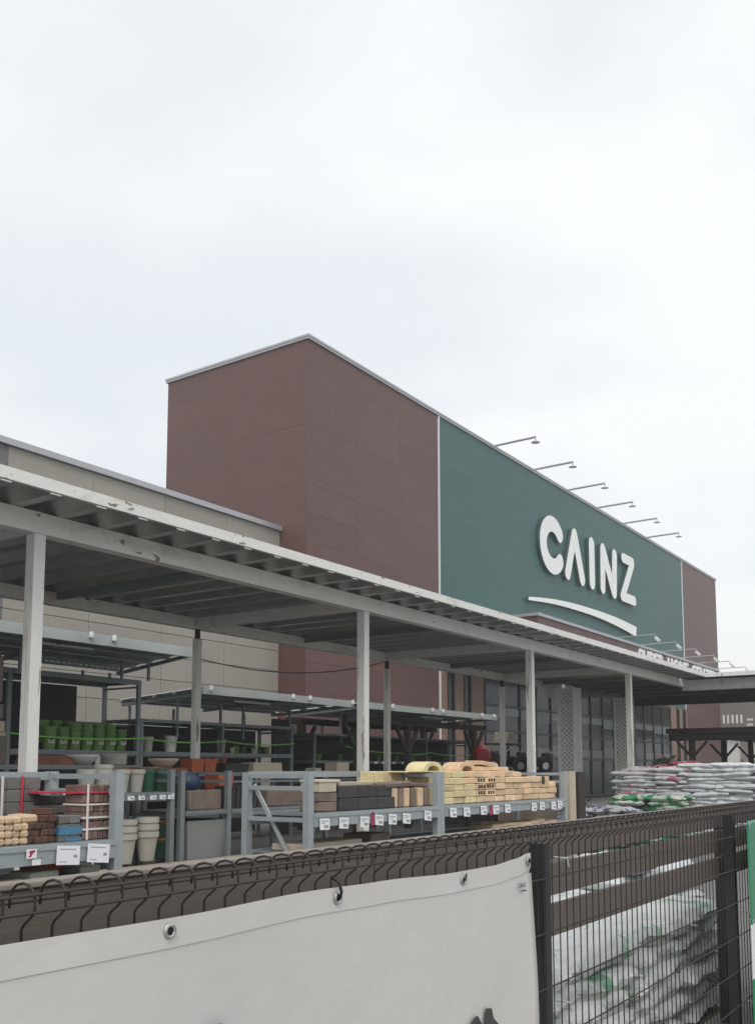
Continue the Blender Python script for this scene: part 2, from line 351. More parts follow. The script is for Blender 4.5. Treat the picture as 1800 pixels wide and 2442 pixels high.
for xx, z0 in ((XG0, 0), (XG1, 3)): MB().box(xx - XB0 - 0.032, xx - XB0 + 0.032, -0.05, 0.045, z0, ZT).build('trim_strip', 'whitetrim', store)
cp = MB()
cp.box(-0.08, XB1 - XB0 + 0.08, -0.08, 0.30, ZT, ZT + 0.07); cp.box(-0.06, XB1 - XB0 + 0.06, -0.06, 0.28, ZT - 0.07, ZT - 0.002)
cp.box(-0.08, 0.30, 0.302, 6.30, ZT, ZT + 0.07); cp.box(-0.06, 0.28, 0.282, 6.28, ZT - 0.07, ZT - 0.002)
cp.build('coping', 'coping', store)
# ground floor front: pilasters and shop windows
for x0, x1 in ((30.66, 31.02), (31.50, 32.28), (32.80, 33.90), (57.9, 59.1), (59.6, 60.4), (60.9, 61.35)):
    MB().box(x0 - XB0, x1 - XB0, -0.10, 0.05, 0, 5.22).build('pilaster', 'peach', store)
def window(x0, x1, z0, z1, zs, xs, par, y=0.30):
    fr = MB()
    for xx in [x0] + xs + [x1]: fr.box(xx - .045 - XB0, xx + .045 - XB0, y - .14, y - .02, z0, z1)
    edges = [x0] + xs + [x1]
    for a, b_ in zip(edges[:-1], edges[1:]):
        for zz in [z0] + zs + [z1]: fr.box(a + .062 - XB0, b_ - .062 - XB0, y - .12, y - .03, zz - .05, zz + .05)
    w = fr.build('window', 'mullion', par)
    zz = [z0] + zs + [z1]
    for a, b_ in zip(edges[:-1], edges[1:]):
        for c0, c1 in zip(zz[:-1], zz[1:]):
            px0, px1 = a + .047 - XB0, b_ - .047 - XB0
            MB().box(px0, px1, y - .075, y - .065, c0 + .05, c1 - .05).build('pane', 'glass', w)
            if 1.5 < c0 < 3.9 and x1 - x0 > 3 and random.random() < .9:
                f_ = random.choice((.35, .5, .8)) if c0 < 2.5 else random.choice((.3, .45))
                z_ = c0 + .06 if c0 < 2.5 else c1 - .06 - (c1 - c0) * f_
                MB().box(px0 + .03, px1 - .03, y - .084, y - .078, z_, z_ + (c1 - c0) * f_).build('blind', 'blind' if c0 < 2.5 else 'blind2', w)
# green front is open below its panels: the core stands behind, dark
window(31.04, 31.48, 0.3, 5.1, [3.4], [], store, 0.0)
window(32.30, 32.78, 0.3, 5.1, [3.4], [], store, 0.0)
window(33.96, 57.84, 0.15, 5.1, [1.9, 2.95, 4.0], [33.96 + 1.592 * i for i in range(1, 15)], store, 0.0)
window(59.12, 59.58, 0.3, 5.1, [3.4], [], store, 0.0)
window(60.42, 60.88, 0.3, 5.1, [3.4], [], store, 0.0)

annex = thing('store_annex', 'low grey panel clad wing of the store behind the garden canopy', 'building', (0, 19.05, 0))
MB().box(-14, 22.55, 0.06, 12, 0, 8.80).build('wall', 'joint_grey', annex)
nx = 8; AW = (22.60 - 12.93) / 4
me_a = {}
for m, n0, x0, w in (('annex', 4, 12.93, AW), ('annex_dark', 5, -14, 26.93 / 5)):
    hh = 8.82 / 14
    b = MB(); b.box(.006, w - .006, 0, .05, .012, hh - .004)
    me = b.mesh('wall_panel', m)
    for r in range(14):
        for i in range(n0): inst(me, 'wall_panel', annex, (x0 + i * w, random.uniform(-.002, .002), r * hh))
MB().box(-14.1, 22.60, -0.10, 0.25, 8.83, 8.98).build('coping', 'coping', annex)

# ------------------------------------------------------------------ wall sign: letters and swoosh
def ribbon(mb, pts, r, y0, y1, mi=0, side=1, cap=8):
    # a thick stroke with round ends, in the x-z plane
    pts = [Vector((a, b)) for a, b in pts]; Lf = []; Rt = []
    for i, p_ in enumerate(pts):
        d = (pts[min(i + 1, len(pts) - 1)] - pts[max(i - 1, 0)]).normalized(); n = Vector((-d.y, d.x)); rr = r[i] if isinstance(r, list) else r
        Lf.append(p_ + n * rr); Rt.append(p_ - n * rr)
    def capp(c_, d, rr):
        a0 = math.atan2(d.y, d.x); return [c_ + Vector((math.cos(a0 + math.pi / 2 - math.pi * k_ / cap), math.sin(a0 + math.pi / 2 - math.pi * k_ / cap))) * rr for k_ in range(1, cap)]
    re = r[-1] if isinstance(r, list) else r; rs = r[0] if isinstance(r, list) else r
    loop = Lf + capp(pts[-1], (pts[-1] - pts[-2]).normalized(), re) + Rt[::-1] + capp(pts[0], (pts[0] - pts[1]).normalized(), rs)
    mb.prism([tuple(q) for q in loop], y0, y1, mi, side)
sign = thing('wall_sign', 'huge white letters over a curved white stroke on the green store panel', 'sign', (37.9, 17.98, 8.7))
ox, oz = 37.9, 8.7
def letter(strokes):
    mb = MB()
    for i, (pts, r) in enumerate(strokes): ribbon(mb, [(a - ox, b - oz) for a, b in pts], r, -0.17 - 0.004 * i, -0.03)
    return mb.build('letter', ['letter', 'letter_side'], sign)
arc = [(40.72 + 1.06 * math.cos(R(a)), 11.79 + 1.0 * math.sin(R(a))) for a in range(40, 322, 10)]
letter([(arc, 0.375)])
letter([([(43.30, 12.80), (42.42, 10.75)], 0.325), ([(43.34, 12.80), (44.22, 10.75)], 0.335)])
letter([([(45.53, 12.79), (45.53, 10.80)], 0.36)])
letter([([(47.07, 12.80), (46.98, 10.78)], 0.34), ([(47.10, 12.80), (48.56, 10.80)], 0.35), ([(48.76, 12.80), (48.62, 10.78)], 0.35)])
letter([([(50.10, 12.93), (51.60, 12.93)], 0.27), ([(51.55, 12.86), (49.92, 10.80)], 0.31), ([(49.82, 10.76), (51.74, 10.76)], 0.27)])
top = [(38.02, 8.95), (40.59, 9.23), (43.33, 9.39), (46.36, 9.46), (49.18, 9.45), (51.98, 9.33)]
bot = [(51.88, 8.77), (49.41, 8.97), (46.34, 9.10), (43.32, 9.09), (40.58, 9.00), (37.98, 8.80)]
def smooth(pl, n=5):
    o = []
    for i in range(len(pl) - 1):
        p0 = pl[max(i - 1, 0)]; p1 = pl[i]; p2 = pl[i + 1]; p3 = pl[min(i + 2, len(pl) - 1)]
        for k_ in range(n):
            t = k_ / n
            o.append(tuple(0.5 * ((2 * p1[d]) + (p2[d] - p0[d]) * t + (2 * p0[d] - 5 * p1[d] + 4 * p2[d] - p3[d]) * t * t + (3 * p1[d] - p0[d] - 3 * p2[d] + p3[d]) * t ** 3) for d in (0, 1)))
    return o + [pl[-1]]
MB().prism([(a - ox, b - oz) for a, b in smooth(top) + smooth(bot)], -0.17, -0.03, 0, 1).build('underline_stroke', ['letter', 'letter_side'], sign)

# lamps on long arms over the sign
def arm_lamp(x, y, z, ln, label, grp, small=False):
    t = thing('sign_lamp', label, 'lamp', (x, y, z), None, grp)
    r = 0.022 if small else 0.050
    MB().tube([(0, 0.25, 0.0), (0, -ln * .5, 0.015), (0, -ln, 0.02)], r, 8).build('arm', 'galvshine' if small else 'coping', t)
    if small:
        MB().tube([(0, -ln, 0.02), (0, -ln - .06, -.12)], 0.012, 6).build('bracket', 'galvshine', t)
        MB().bar((0, -ln - .02, -.10), (0.0, -ln - .20, -.28), .16, .10).build('lamp_head', 'whitetrim', t)
    else:
        b = MB(); b.tube([(0, -ln, 0.05), (0, -ln, -.14)], .03, 6); b.build('bracket', 'coping', t)
        h = MB(); h.lathe([(0.01, -.12), (.06, -.14), (.13, -.18), (.18, -.195), (.18, -.215), (.0, -.213)], 14, 0, 0, -ln); h.build('lamp_head', 'whitetrim', t, smooth=False)
    return t
for i, x in enumerate((35.35, 39.25, 43.13, 47.0, 50.88, 54.8)):
    arm_lamp(x, 18.12, 15.04, 1.98, 'grey sign lamp on roof edge arm, %s from the left along the green panel' % ordn(i), 'lamps over the large wall sign')

# ------------------------------------------------------------------ entrance parapet
ent = thing('entrance_porch', 'brown entrance porch box projecting from the green store front', 'porch', (30.6, 14, 5.62))
MB().box(0, 23.6, 0, 3.86, 0, 1.15).build('fascia_wall', 'brown', ent)
MB().box(-.05, 23.65, -.05, 3.86, 1.152, 1.26).build('coping', 'coping', ent)
def text_mesh(ch, size, ext, m):
    cu = bpy.data.curves.new('txt', 'FONT'); cu.body = ch; cu.size = size; cu.extrude = ext; cu.offset = size * 0.02
    cu.resolution_u = 3
    o = bpy.data.objects.new('txt', cu); COL.objects.link(o)
    dg = bpy.context.evaluated_depsgraph_get(); me = bpy.data.meshes.new_from_object(o.evaluated_get(dg))
    bpy.data.objects.remove(o); me.materials.clear(); me.materials.append(M[m]); me.name = 'letter'
    return me
def text_row(s_, x0, width, y, z, size, ext, m, par, name='letter', rotz=0, one=False):
    if one:
        me = text_mesh(s_, size, ext, m); return inst(me, name, par, (x0, y, z), (R(90), 0, rotz))
    ms = []; x = 0
    for ch in s_:
        if ch == ' ': x += size * .45; continue
        me = text_mesh(ch, size, ext, m); xs = [q.co.x for q in me.vertices]; ms.append((me, x - min(xs))); x += max(xs) - min(xs) + size * .13
    k_ = width / x
    for me, xx in ms: inst(me, name, par, (x0 + xx * k_, y, z), (R(90), 0, 0), (k_, 1, 1))
esign = thing('porch_sign', 'row of white capital letters on the brown entrance porch', 'sign', (40.95, 13.97, 5.78))
text_row('SUPER HOME CENTER', 0, 12.7, 0, 0.07, 1.22, 0.03, 'letter', esign)
for i, x in enumerate((38.73, 41.64, 44.55, 47.6, 50.55, 53.9)):
    arm_lamp(x, 13.98, 6.92, 1.46, 'thin lamp arm above the porch letters, %s from the left' % ordn(i), 'lamps over the porch sign', True)

# far wing of the store
wing = thing('far_wing', 'distant grey brown wing of the store with small white lettering', 'building', (70, 8, 0))
MB().box(-.36, 14, 0, 10.2, 4.1, 6.6).build('upper_wall', 'wingwall', wing)
for y in (0.2, 2.9, 5.8, 8.4): MB().box(0.3, .8, y, y + .5, 0, 4.098).build('column', 'annex', wing)
MB().box(-.42, 14, -.06, 10.2, 6.602, 6.72).build('coping', 'coping', wing)
for i in range(5): MB().box(-.41, -.37, 9.75 - .30 * i - .05, 9.75 - .30 * i + .08, 4.62, 5.22).build('letter', 'letter', wing)
for i in range(4):
    for zz in (4.42, 4.78): MB().box(-.41, -.37, 8.0 - .55 * i - .20, 8.0 - .55 * i + .20, zz, zz + .16).build('louvre', 'whitetrim', wing)

# ------------------------------------------------------------------ garden canopy
can = thing('garden_canopy', 'long white timber canopy with folded steel roof over the garden yard', 'canopy', (5.25, 7.2, 0))
def cb(x0, x1, y0, y1, z0, z1, name, m): return MB().box(x0 - 5.25, x1 - 5.25, y0 - 7.2, y1 - 7.2, z0, z1).build(name, m, can)
FP = (0.14, 5.25, 10.36, 15.52, 20.59); RP = (0.14, 5.25, 10.45, 15.68, 20.67)
for x in FP: cb(x - .058, x + .058, 7.212, 7.328, 0, 3.498, 'post', 'paint')
for x in RP:
    cb(x - .05, x + .05, 10.375, 10.475, 0, 3.38, 'post', 'paint')
    cb(x - .03, x + .03, 10.395, 10.455, 3.382, 3.53, 'bracket', 'timber')
ends = [-3, 2.7, 8.2, 12.95, 18.0, 24.78]
for a, b_ in zip(ends[:-1], ends[1:]): cb(a + .002, b_ - .002, 7.20, 7.34, 3.50, 3.69, 'front_beam', 'paintb')
for a, b_ in zip(ends[:-1], ends[1:]): cb(a + .002, b_ - .002, 10.36, 10.50, 3.532, 3.692, 'rear_beam', 'paintb')
for x in (0.14, 5.25, 10.40, 15.6, 20.63): cb(x - .06, x + .06, 7.342, 10.358, 3.54, 3.69, 'cross_beam', 'paintb')
for x in (2.7, 7.85, 13.0, 18.1, 22.9): cb(x - .03, x + .03, 7.342, 10.358, 3.60, 3.688, 'rafter', 'galvd')
for a, b_ in ((-3, 4.1), (4.1, 9.3), (9.3, 14.9), (14.9, 19.8), (19.8, 24.19)): cb(a + .002, b_ - .002, 6.56, 6.60, 3.690, 3.790, 'fascia', 'paintb')
P_ = 0.48; t_ = .006
def rib_mesh():
    pr_ = [(0, .0), (.10, .0), (.17, .088), (.36, .088), (.48, .0)]
    mb = MB(); vs = []
    for y in (0, 4.35):
        for x, z in pr_: vs.append((x, y, z))
        for x, z in pr_: vs.append((x, y, z + t_))
    n = 5; fs = []
    for i in range(4):
        fs += [(i, i + 1, 2 * n + i + 1, 2 * n + i), (n + i, 3 * n + i, 3 * n + i + 1, n + i + 1), (i, n + i, n + i + 1, i + 1), (2 * n + i, 2 * n + i + 1, 3 * n + i + 1, 3 * n + i)]
    return mb.add(vs, fs).mesh('roof_panel', 'deck')
rm = rib_mesh()
for i in range(56): inst(rm, 'roof_panel', can, (-2.75 + i * P_ - 5.25, 6.65 - 7.2, 3.692))
# the canopy turns towards the street
can2 = thing('street_canopy', 'white canopy arm turning towards the street at the far end', 'canopy', (24.8, 3.0, 0))
def cb2(x0, x1, y0, y1, z0, z1, name, m): return MB().box(x0 - 24.8, x1 - 24.8, y0 - 3, y1 - 3, z0, z1).build(name, m, can2)
cb2(24.80, 24.94, 1.6, 7.198, 3.42, 3.69, 'side_beam', 'paintb'); cb2(24.792, 24.799, 7.2, 7.34, 3.42, 3.69, 'end_cap', 'paintb')
cb2(30.0, 30.14, 1.6, 10.5, 3.42, 3.69, 'side_beam', 'timber')
cb2(24.20, 24.24, 1.5, 6.60, 3.690, 3.790, 'fascia', 'paintb')
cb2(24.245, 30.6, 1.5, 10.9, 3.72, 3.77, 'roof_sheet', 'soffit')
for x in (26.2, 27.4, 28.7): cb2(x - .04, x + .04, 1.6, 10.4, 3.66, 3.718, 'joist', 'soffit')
for y in (2.4,):
    for x in (24.87, 30.07): cb2(x - .058, x + .058, y - .058, y + .058, 0, 3.418, 'post', 'paint')
wb = tag(MB().box(-.83, .83, -.02, .02, -.13, .13).build('blank_board', 'letter', None, (23.37, 10.33, 3.40)), 'blank white board hanging from the rear canopy beam', 'board')

# lattice columns
def lattice_column(x, y, label):
    t = thing('lattice_column', label, 'column', (x, y, 0), None, 'white lattice columns under the canopy')
    w, d, h = 0.42, 0.38, 3.5
    for sx in (0, 1):
        for sy in (0, 1): MB().box(sx * w - .035, sx * w + .035, sy * d - .035, sy * d + .035, 0, h).build('corner_post', 'lattice', t)
    s_ = MB(); n = 26; st = 0.155
    def slats(face):
        mb = MB(); L_ = (d if face == 'x' else w) - .072
        z = .1 - L_
        while z < h - .05:
            for sg in (1, -1):
                a0, z0, a1, z1 = 0, z, L_, z + L_
                if z0 < .05: a0 += .05 - z0; z0 = .05
                if z1 > h - .02: a1 -= z1 - h + .02; z1 = h - .02
                if a1 - a0 > .02:
                    A, B = (a0, a1) if sg > 0 else (L_ - a0, L_ - a1)
                    off = .006 * sg
                    if face == 'x': mb.bar((off, .036 + A, z0), (off, .036 + B, z1), .012, .045, 0, (1, 0, 0)) if False else mb.bar((off, .036 + A, z0), (off, .036 + B, z1), .056, .010, 0, (1, 0, 0))
                    else: mb.bar((.036 + A, off, z0), (.036 + B, off, z1), .056, .010, 0, (0, 1, 0))
            z += 0.125
        o = mb.build('lattice_panel', 'lattice', t); return o
    slats('x')
    slats('y')
    MB().box(.05, w - .05, .05, d - .05, 0, h - .1).build('core', 'mullion', t)
lattice_column(22.9, 9.55, 'white lattice column in front of the black machines, nearer of the two')
lattice_column(26.9, 9.55, 'white lattice column partly behind the last canopy post')

# timber shelter on the right
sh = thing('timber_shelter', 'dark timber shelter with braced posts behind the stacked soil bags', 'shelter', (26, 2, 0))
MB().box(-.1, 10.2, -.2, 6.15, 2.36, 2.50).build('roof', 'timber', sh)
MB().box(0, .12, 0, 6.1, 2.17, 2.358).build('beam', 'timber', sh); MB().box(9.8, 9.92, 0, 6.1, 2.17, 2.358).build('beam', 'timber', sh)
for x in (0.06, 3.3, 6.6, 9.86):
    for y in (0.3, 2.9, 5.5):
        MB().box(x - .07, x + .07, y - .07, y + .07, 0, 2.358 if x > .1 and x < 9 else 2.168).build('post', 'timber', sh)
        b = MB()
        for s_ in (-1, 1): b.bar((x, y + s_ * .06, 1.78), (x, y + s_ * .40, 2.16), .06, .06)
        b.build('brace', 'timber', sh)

# far background: house and hedge seen under the shelter
hs = thing('distant_house', 'pale house far beyond the car park', 'house', (120, 22, 0))
MB().box(0, 10, 0, 12, 0, 5.2).build('wall', 'house', hs)
MB().add([(-.6, -.6, 5.2), (10.6, -.6, 5.2), (10.6, 12.6, 5.2), (-.6, 12.6, 5.2), (5, -.6, 7.4), (5, 12.6, 7.4)], [(0, 4, 5, 3), (1, 2, 5, 4), (0, 1, 4), (3, 5, 2), (0, 3, 2, 1)]).build('roof', 'roofm', hs)
for y in (2, 5.5, 9): MB().box(-.04, .02, y, y + 1.4, 1.2, 2.6).build('window', 'glass', hs)

# ------------------------------------------------------------------ leaf clumps
def leaf_cloud(n, size, rx, ry, rz, z0, seed):
    rd = random.Random(seed); mb = MB()
    for _ in range(n):
        while True:
            a = Vector((rd.uniform(-1, 1), rd.uniform(-1, 1), rd.uniform(-1, 1)))
            if a.length < 1 and (a.length > .35 or rd.random() < .3): break
        p_ = Vector((a.x * rx, a.y * ry, z0 + rz + a.z * rz)); d = Vector((rd.gauss(0, 1), rd.gauss(0, 1), rd.gauss(0, .6))).normalized()
        u = d.cross(Vector((rd.gauss(0, 1), rd.gauss(0, 1), rd.gauss(0, 1)))).normalized(); s_ = size * rd.uniform(.6, 1.3)
        mb.add([p_, p_ + d * s_ * .5 + u * s_ * .22, p_ + d * s_, p_ + d * s_ * .5 - u * s_ * .22], [(0, 1, 2, 3)])
    return mb
def shrub(x, y, z, rx, rz, label, m, seed, name='potted_shrub', cat='plant', n=260, size=.16):
    t = thing(name, label, cat, (x, y, z))
    if name == 'potted_shrub':
        MB().lathe([(0, 0), (.14, 0), (.19, .26), (.2, .28), (.17, .28), (.16, .24), (0, .24)], 14).build('pot', 'terra', t)
    leaf_cloud(n, size, rx, rx, rz, .25, seed).build('crown', m, t)
    MB().tube([(0, 0, .05), (.02, .01, .25 + rz)], [.03, .012], 6).build('stem', 'timber', t)
shrub(22.6, 6.7, .65, .34, .38, 'leafy potted shrub behind the white bags, under the shelter edge', 'leaf', 3)
shrub(23.4, 5.6, .55, .30, .36, 'dark potted shrub behind the right bag stack', 'leaf', 4)
shrub(14.9, 6.2, .30, .20, .33, 'small leafy shrub between the brick rack and the bag stacks', 'leaf2', 5, n=160, size=.1)
shrub(24.0, 7.4, .75, .40, .34, 'spiky potted plant beside the last canopy post', 'leaf', 6, size=.34, n=60)
shrub(88, 14.0, 0, 1.5, .9, 'small rounded green shrub far out in the car park', 'leaf2', 8, 'garden_shrub', 'shrub', 700, .4)
shrub(95, 21.5, 0, 1.8, 1.0, 'wider green shrub in front of the distant house', 'leaf', 9, 'garden_shrub', 'shrub', 700, .4)

# ------------------------------------------------------------------ fence
HF = 1.245; YFN = 1.15
mf = thing('mesh_fence', 'dark brown welded mesh fence with rolled looped top along the pavement', 'fence', (0, YFN, 0))
prof = [(0, .06), (0, HF - .30), (0, HF - .062), (-.006, HF - .055), (-.025, HF - .041), (-.029, HF - .034), (-.029, HF - .022), (-.025, HF - .010), (-.014, HF - .002),
        (0, HF), (.014, HF - .003), (.025, HF - .011), (.029, HF - .022), (.030, HF - .036)]
wm = MB().tube([(0, a, b_) for a, b_ in prof], .0021, 6).mesh('wire', 'wire', True)
for i in range(-4, 150):
    x = 0.03 + i * .05
    inst(wm, 'wire', mf, (x, 0, 0), (0, 0, random.gauss(0, .03)))
for a, z in ((-.0325, HF - .013), (-.0325, HF - .037), (.0325, HF - .030)) + tuple((-.0045, HF - .15 - .15 * i) for i in range(8)):
    MB().tube([(-.2, a, z), (7.6, a, z)], .0023, 6).build('rail_wire', 'wire', mf, smooth=True)
for x in (.62, 2.625, 4.75, 6.75):
    MB().box(x - .024, x + .024, .036, .080, 0, HF - .06).build('post', 'fpost', mf)
    for z in (HF - .11, HF - .52, HF - .93): MB().tube([(x + .036, .03, z + .008), (x + .040, -.010, z + .006), (x + .046, -.012, z - .020)], .0032, 6).build('clip', 'galvshine', mf)

bf = thing('board_fence', 'brown plank fence of three horizontal boards just inside the mesh fence', 'fence', (0, 1.27, 0))
bl_ = MB().cbox(1.994, .014, .100, .003).mesh('plank', 'board')
for xi in range(-1, 4):
    for j, z in enumerate((1.120, 1.008, .882)):
        if xi == 3 and j: continue
        inst(bl_, 'plank', bf, (xi * 2.0 - .15 + 1.0, random.uniform(-.002, .002), z), (0, random.uniform(-.002, .002), 0))
LIT_TOP = MB().cbox(1.996, .034, .010, .002).mesh('cap', 'boardlit')  # added thin strip that paints the lit top edge of the boards
for xi in range(-1, 4): inst(LIT_TOP, 'cap', bf, (xi * 2.0 + .85, .004, 1.2215))
for x in (-.1, 2.20, 5.0): MB().box(x - .03, x + .03, .009, .069, 0, 1.215).build('post', 'fpost', bf)

# ------------------------------------------------------------------ white banner
ban = thing('white_banner', 'large white vinyl banner tied to the mesh fence', 'banner', (-.4, 1.112, 0))
def banner_mesh(x0, x1, topf, botz, nx_, nz_, y0, side=None, amp=.004, right=None):
    vs = []; fs = []
    for i in range(nx_ + 1):
        x = x0 + (x1 - x0) * i / nx_
        for j in range(nz_ + 1):
            t = j / nz_; z = topf(x) * (1 - t) + botz * t
            xx = x + (right(t) * (i / nx_) if right else 0)
            y = y0 + amp * (math.sin(x * 5.1 + t * 3) * .8 + math.sin(x * 2.3 - t * 5 + 1) + .5 * math.sin(x * 11 + t * 9)) * (.25 + t)
            vs.append((xx, y, z))
    n = nz_ + 1
    for i in range(nx_):
        for j in range(nz_): fs.append((i * n + j, i * n + j + 1, (i + 1) * n + j + 1, (i + 1) * n + j))
    return vs, fs
WT = [(-.5, 1.172), (.77, 1.174), (1.11, 1.172), (1.40, 1.177), (1.64, 1.173), (1.95, 1.164), (2.14, 1.164), (2.27, 1.171), (2.345, 1.180), (2.4, 1.18)]
def wtop(x):   # sagging top edge, along the world x
    for (a, za), (b_, zb) in zip(WT[:-1], WT[1:]):
        if x <= b_: t = (x - a) / (b_ - a); t = t * t * (3 - 2 * t); return za + (zb - za) * t
    return 1.18
rt = lambda t: .036 * math.sin(min(t * 1.9, 1) * math.pi / 2)
vs, fs = banner_mesh(-.4, 2.355, wtop, .18, 110, 40, 0, None, .0050, rt)
bme = MB().add([(x + .4, y, z) for x, y, z in vs], fs); bo = bme.build('sheet', 'vinyl', ban, smooth=True)
sm = bo.modifiers.new('thickness', 'SOLIDIFY'); sm.thickness = .0012
# folded hem welded along the top: a second layer lying on the sheet
hv = []; hf = []
for i in range(111):
    for j in range(4):
        x, y, z = vs[i * 41 + 0]; t = j / 3 * .045 / (z - .18); k0 = min(int(t * 40), 39); ft = t * 40 - k0
        a, b_ = Vector(vs[i * 41 + k0]), Vector(vs[i * 41 + k0 + 1]); q = a.lerp(b_, ft); hv.append((q.x + .4, q.y - .0016, q.z + (.0004 if j == 0 else 0)))
for i in range(110):
    for j in range(3): hf.append((i * 4 + j, i * 4 + j + 1, (i + 1) * 4 + j + 1, (i + 1) * 4 + j))
hm = MB().add(hv, hf).build('hem', 'vinyl', ban)
def ring(mb, x, y, z, r0, r1, n=20):
    for i in range(n):
        a, b_ = 2 * math.pi * i / n, 2 * math.pi * (i + 1) / n
        o = len(mb.v); pts = []
        for an in (a, b_):
            ca, sa = math.cos(an), math.sin(an)
            pts += [(x + r0 * ca, y - .001, z + r0 * sa), (x + (r0 + r1) / 2 * ca, y - .004, z + (r0 + r1) / 2 * sa), (x + r1 * ca, y - .0005, z + r1 * sa)]
        mb.add(pts, [(0, 1, 4, 3), (1, 2, 5, 4)])
for x, z, tie in ((.62, 1.151, 0), (1.064, 1.153, 0), (1.496, 1.156, 1), (1.985, 1.144, 2), (2.335, 1.160, 3)):
    mb = MB(); ring(mb, x + .4, -.0045, z, .0065, .0125); e = mb.build('eyelet', 'eyelet', ban, smooth=True)
    MB().lathe([(0, 0), (.0066, 0)], 16).build('eyelet_hole', 'hole', e, (x + .4, -.0052, z), (R(90), 0, 0))
    if tie == 1: MB().tube([(x + .4, -.008, z - .002), (x + .399, -.014, z + .012), (x + .396, -.010, z + .030), (x + .392, .006, z + .040)], .0032, 6).build('tie', 'black', ban, smooth=True)
    if tie == 2: MB().tube([(x + .4 - .008, -.008, z - .006), (x + .402, -.011, z + .004), (x + .409, -.008, z + .014)], .002, 6).build('tie', 'black', ban, smooth=True)
    if tie == 3: MB().tube([(x + .4, -.008, z - .030), (x + .404, -.012, z - .012), (x + .398, -.010, z + .004), (x + .397, .01, z + .016)], .0028, 6).build('tie', 'black', ban, smooth=True)
me = text_mesh('CAINZ', .016, 0, 'ink'); inst(me, 'printed_mark', ban, (2.268 + .4, -.0075, 1.097), (R(90), 0, 0), (.9, 1, 1.1))
MB().prism([(.0, 0), (.025, .003), (.046, .002), (.046, -.0015), (.025, .000)], -.0076, -.0072).build('printed_mark', 'ink', ban, (2.268 + .4, 0, 1.087))
def flat(poly, m, name, y=-.0105):
    MB().prism([(a + .4, b_) for a, b_ in poly], y, y + .0006).build(name, m, ban)
flat([(1.982, .806), (2.030, .829), (2.040, .826), (2.062, .800), (2.072, .760), (2.02, .68), (1.985, .66), (2.022, .76), (2.012, .788)], 'ink', 'printed_character')
flat([(2.079, .836), (2.108, .831), (2.117, .806), (2.150, .782), (2.185, .735), (2.20, .70), (2.165, .705), (2.125, .757), (2.098, .775), (2.066, .70), (2.055, .72), (2.070, .79)], 'ink', 'printed_character')
flat([(1.168 + .032 * math.cos(R(a)), .962 + .032 * math.sin(R(a))) for a in range(0, 360, 20)], 'blueink', 'printed_dot')

# ------------------------------------------------------------------ green banner
gb = thing('green_banner', 'green and white vinyl banner tied to the fence beyond the bare mesh', 'banner', (4.69, 1.110, 0))
vs, fs = banner_mesh(0, 1.6, lambda x: 1.160, .18, 40, 60, 0, None, .002)
nz = 61; mi = []
bm_ = MB()
bm_.v = list(vs); bm_.f = list(fs); bm_.m = []
for i in range(40):
    for j in range(60):
        zc = 1.160 - (1.160 - .18) * (j + .5) / 60; bm_.m.append(1 if .445 < zc < .682 else 0)
go = bm_.build('sheet', ['greenvinyl', 'whitevinyl'], gb, smooth=True); sm = go.modifiers.new('thickness', 'SOLIDIFY'); sm.thickness = .0012
inst(text_mesh('CAINZ', .30, .0004, 'whitevinyl'), 'letter', gb, (.185, -.010, .90), (R(90), 0, 0))
for x, z in ((.02, 1.140), (.02, .70), (.5, 1.140)):
    mb = MB(); ring(mb, x, -.006, z, .006, .012); mb.build('eyelet', 'eyelet', gb, smooth=True)

# ------------------------------------------------------------------ racks
def rack(name, label, x0, x1, y0, y1, ztop, ups, shelves, rails=(), group=None, m='galv', braces=(), front_posts=None, deckm='galvd', uw=.062):
    t = thing(name, label, 'rack', (x0, y0, 0), None, group); dy = y1 - y0
    for x in ups:
        for y in (0, dy):
            h = ztop if y or front_posts is None else front_posts
            b = MB(); b.box(x - x0 - uw / 2, x - x0 + uw / 2, y - .028, y - .022, 0, h); b.box(x - x0 - uw / 2, x - x0 - uw / 2 + .006, y - .0218, y + .028, 0, h); b.box(x - x0 + uw / 2 - .006, x - x0 + uw / 2, y - .0218, y + .028, 0, h)
            b.build('upright', m, t)
        zz = [ztop - .03, ztop - .12] + [s_[0] - .05 for s_ in shelves]
        for z in zz: MB().box(x - x0 - .015, x - x0 + .015, .03, dy - .03, z - .016, z + .016).build('side_bar', m, t)
    for x, ya, za, yb, zb in braces:
        MB().bar((x - x0 + .022, ya - y0, za), (x - x0 + .022, yb - y0, zb), .032, .014, 0, (1, 0, 0)).build('brace', 'galvshine' if m == 'galv' else m, t)
    for z, bh in shelves:
        for a, b_ in zip(ups[:-1], ups[1:]):
            for y in (-.026, dy - .018):
                q = MB(); xa, xb = a - x0 + uw / 2 + .002, b_ - x0 - uw / 2 - .002
                q.box(xa, xb, y - .012, y + .030, z - bh, z - .030); q.box(xa, xb, y - .020, y + .034, z - .0298, z - .002)
                q.build('shelf_beam', m, t)
            MB().box(a - x0 + uw / 2, b_ - x0 - uw / 2, .012, dy - .04, z - .020, z - .001).build('shelf_deck', deckm, t)
    for z0, z1, y in rails:
        for a, b_ in zip(ups[:-1], ups[1:]): MB().box(a - x0 + uw / 2 + .002, b_ - x0 - uw / 2 - .002, y - y0 - .015, y - y0 + .015, z0, z1).build('back_rail', m, t)
    return t
rack('storage_rack', 'galvanised rack of cream and brown bricks at the left edge', 0.95, 3.87, 4.5, 5.11, 1.388, (0.95, 3.87), ((.992, .106), (.785, .08)), ((1.335, 1.385, 5.11),), 'galvanised brick racks', braces=((3.87, 5.05, 1.27, 4.72, .80),))
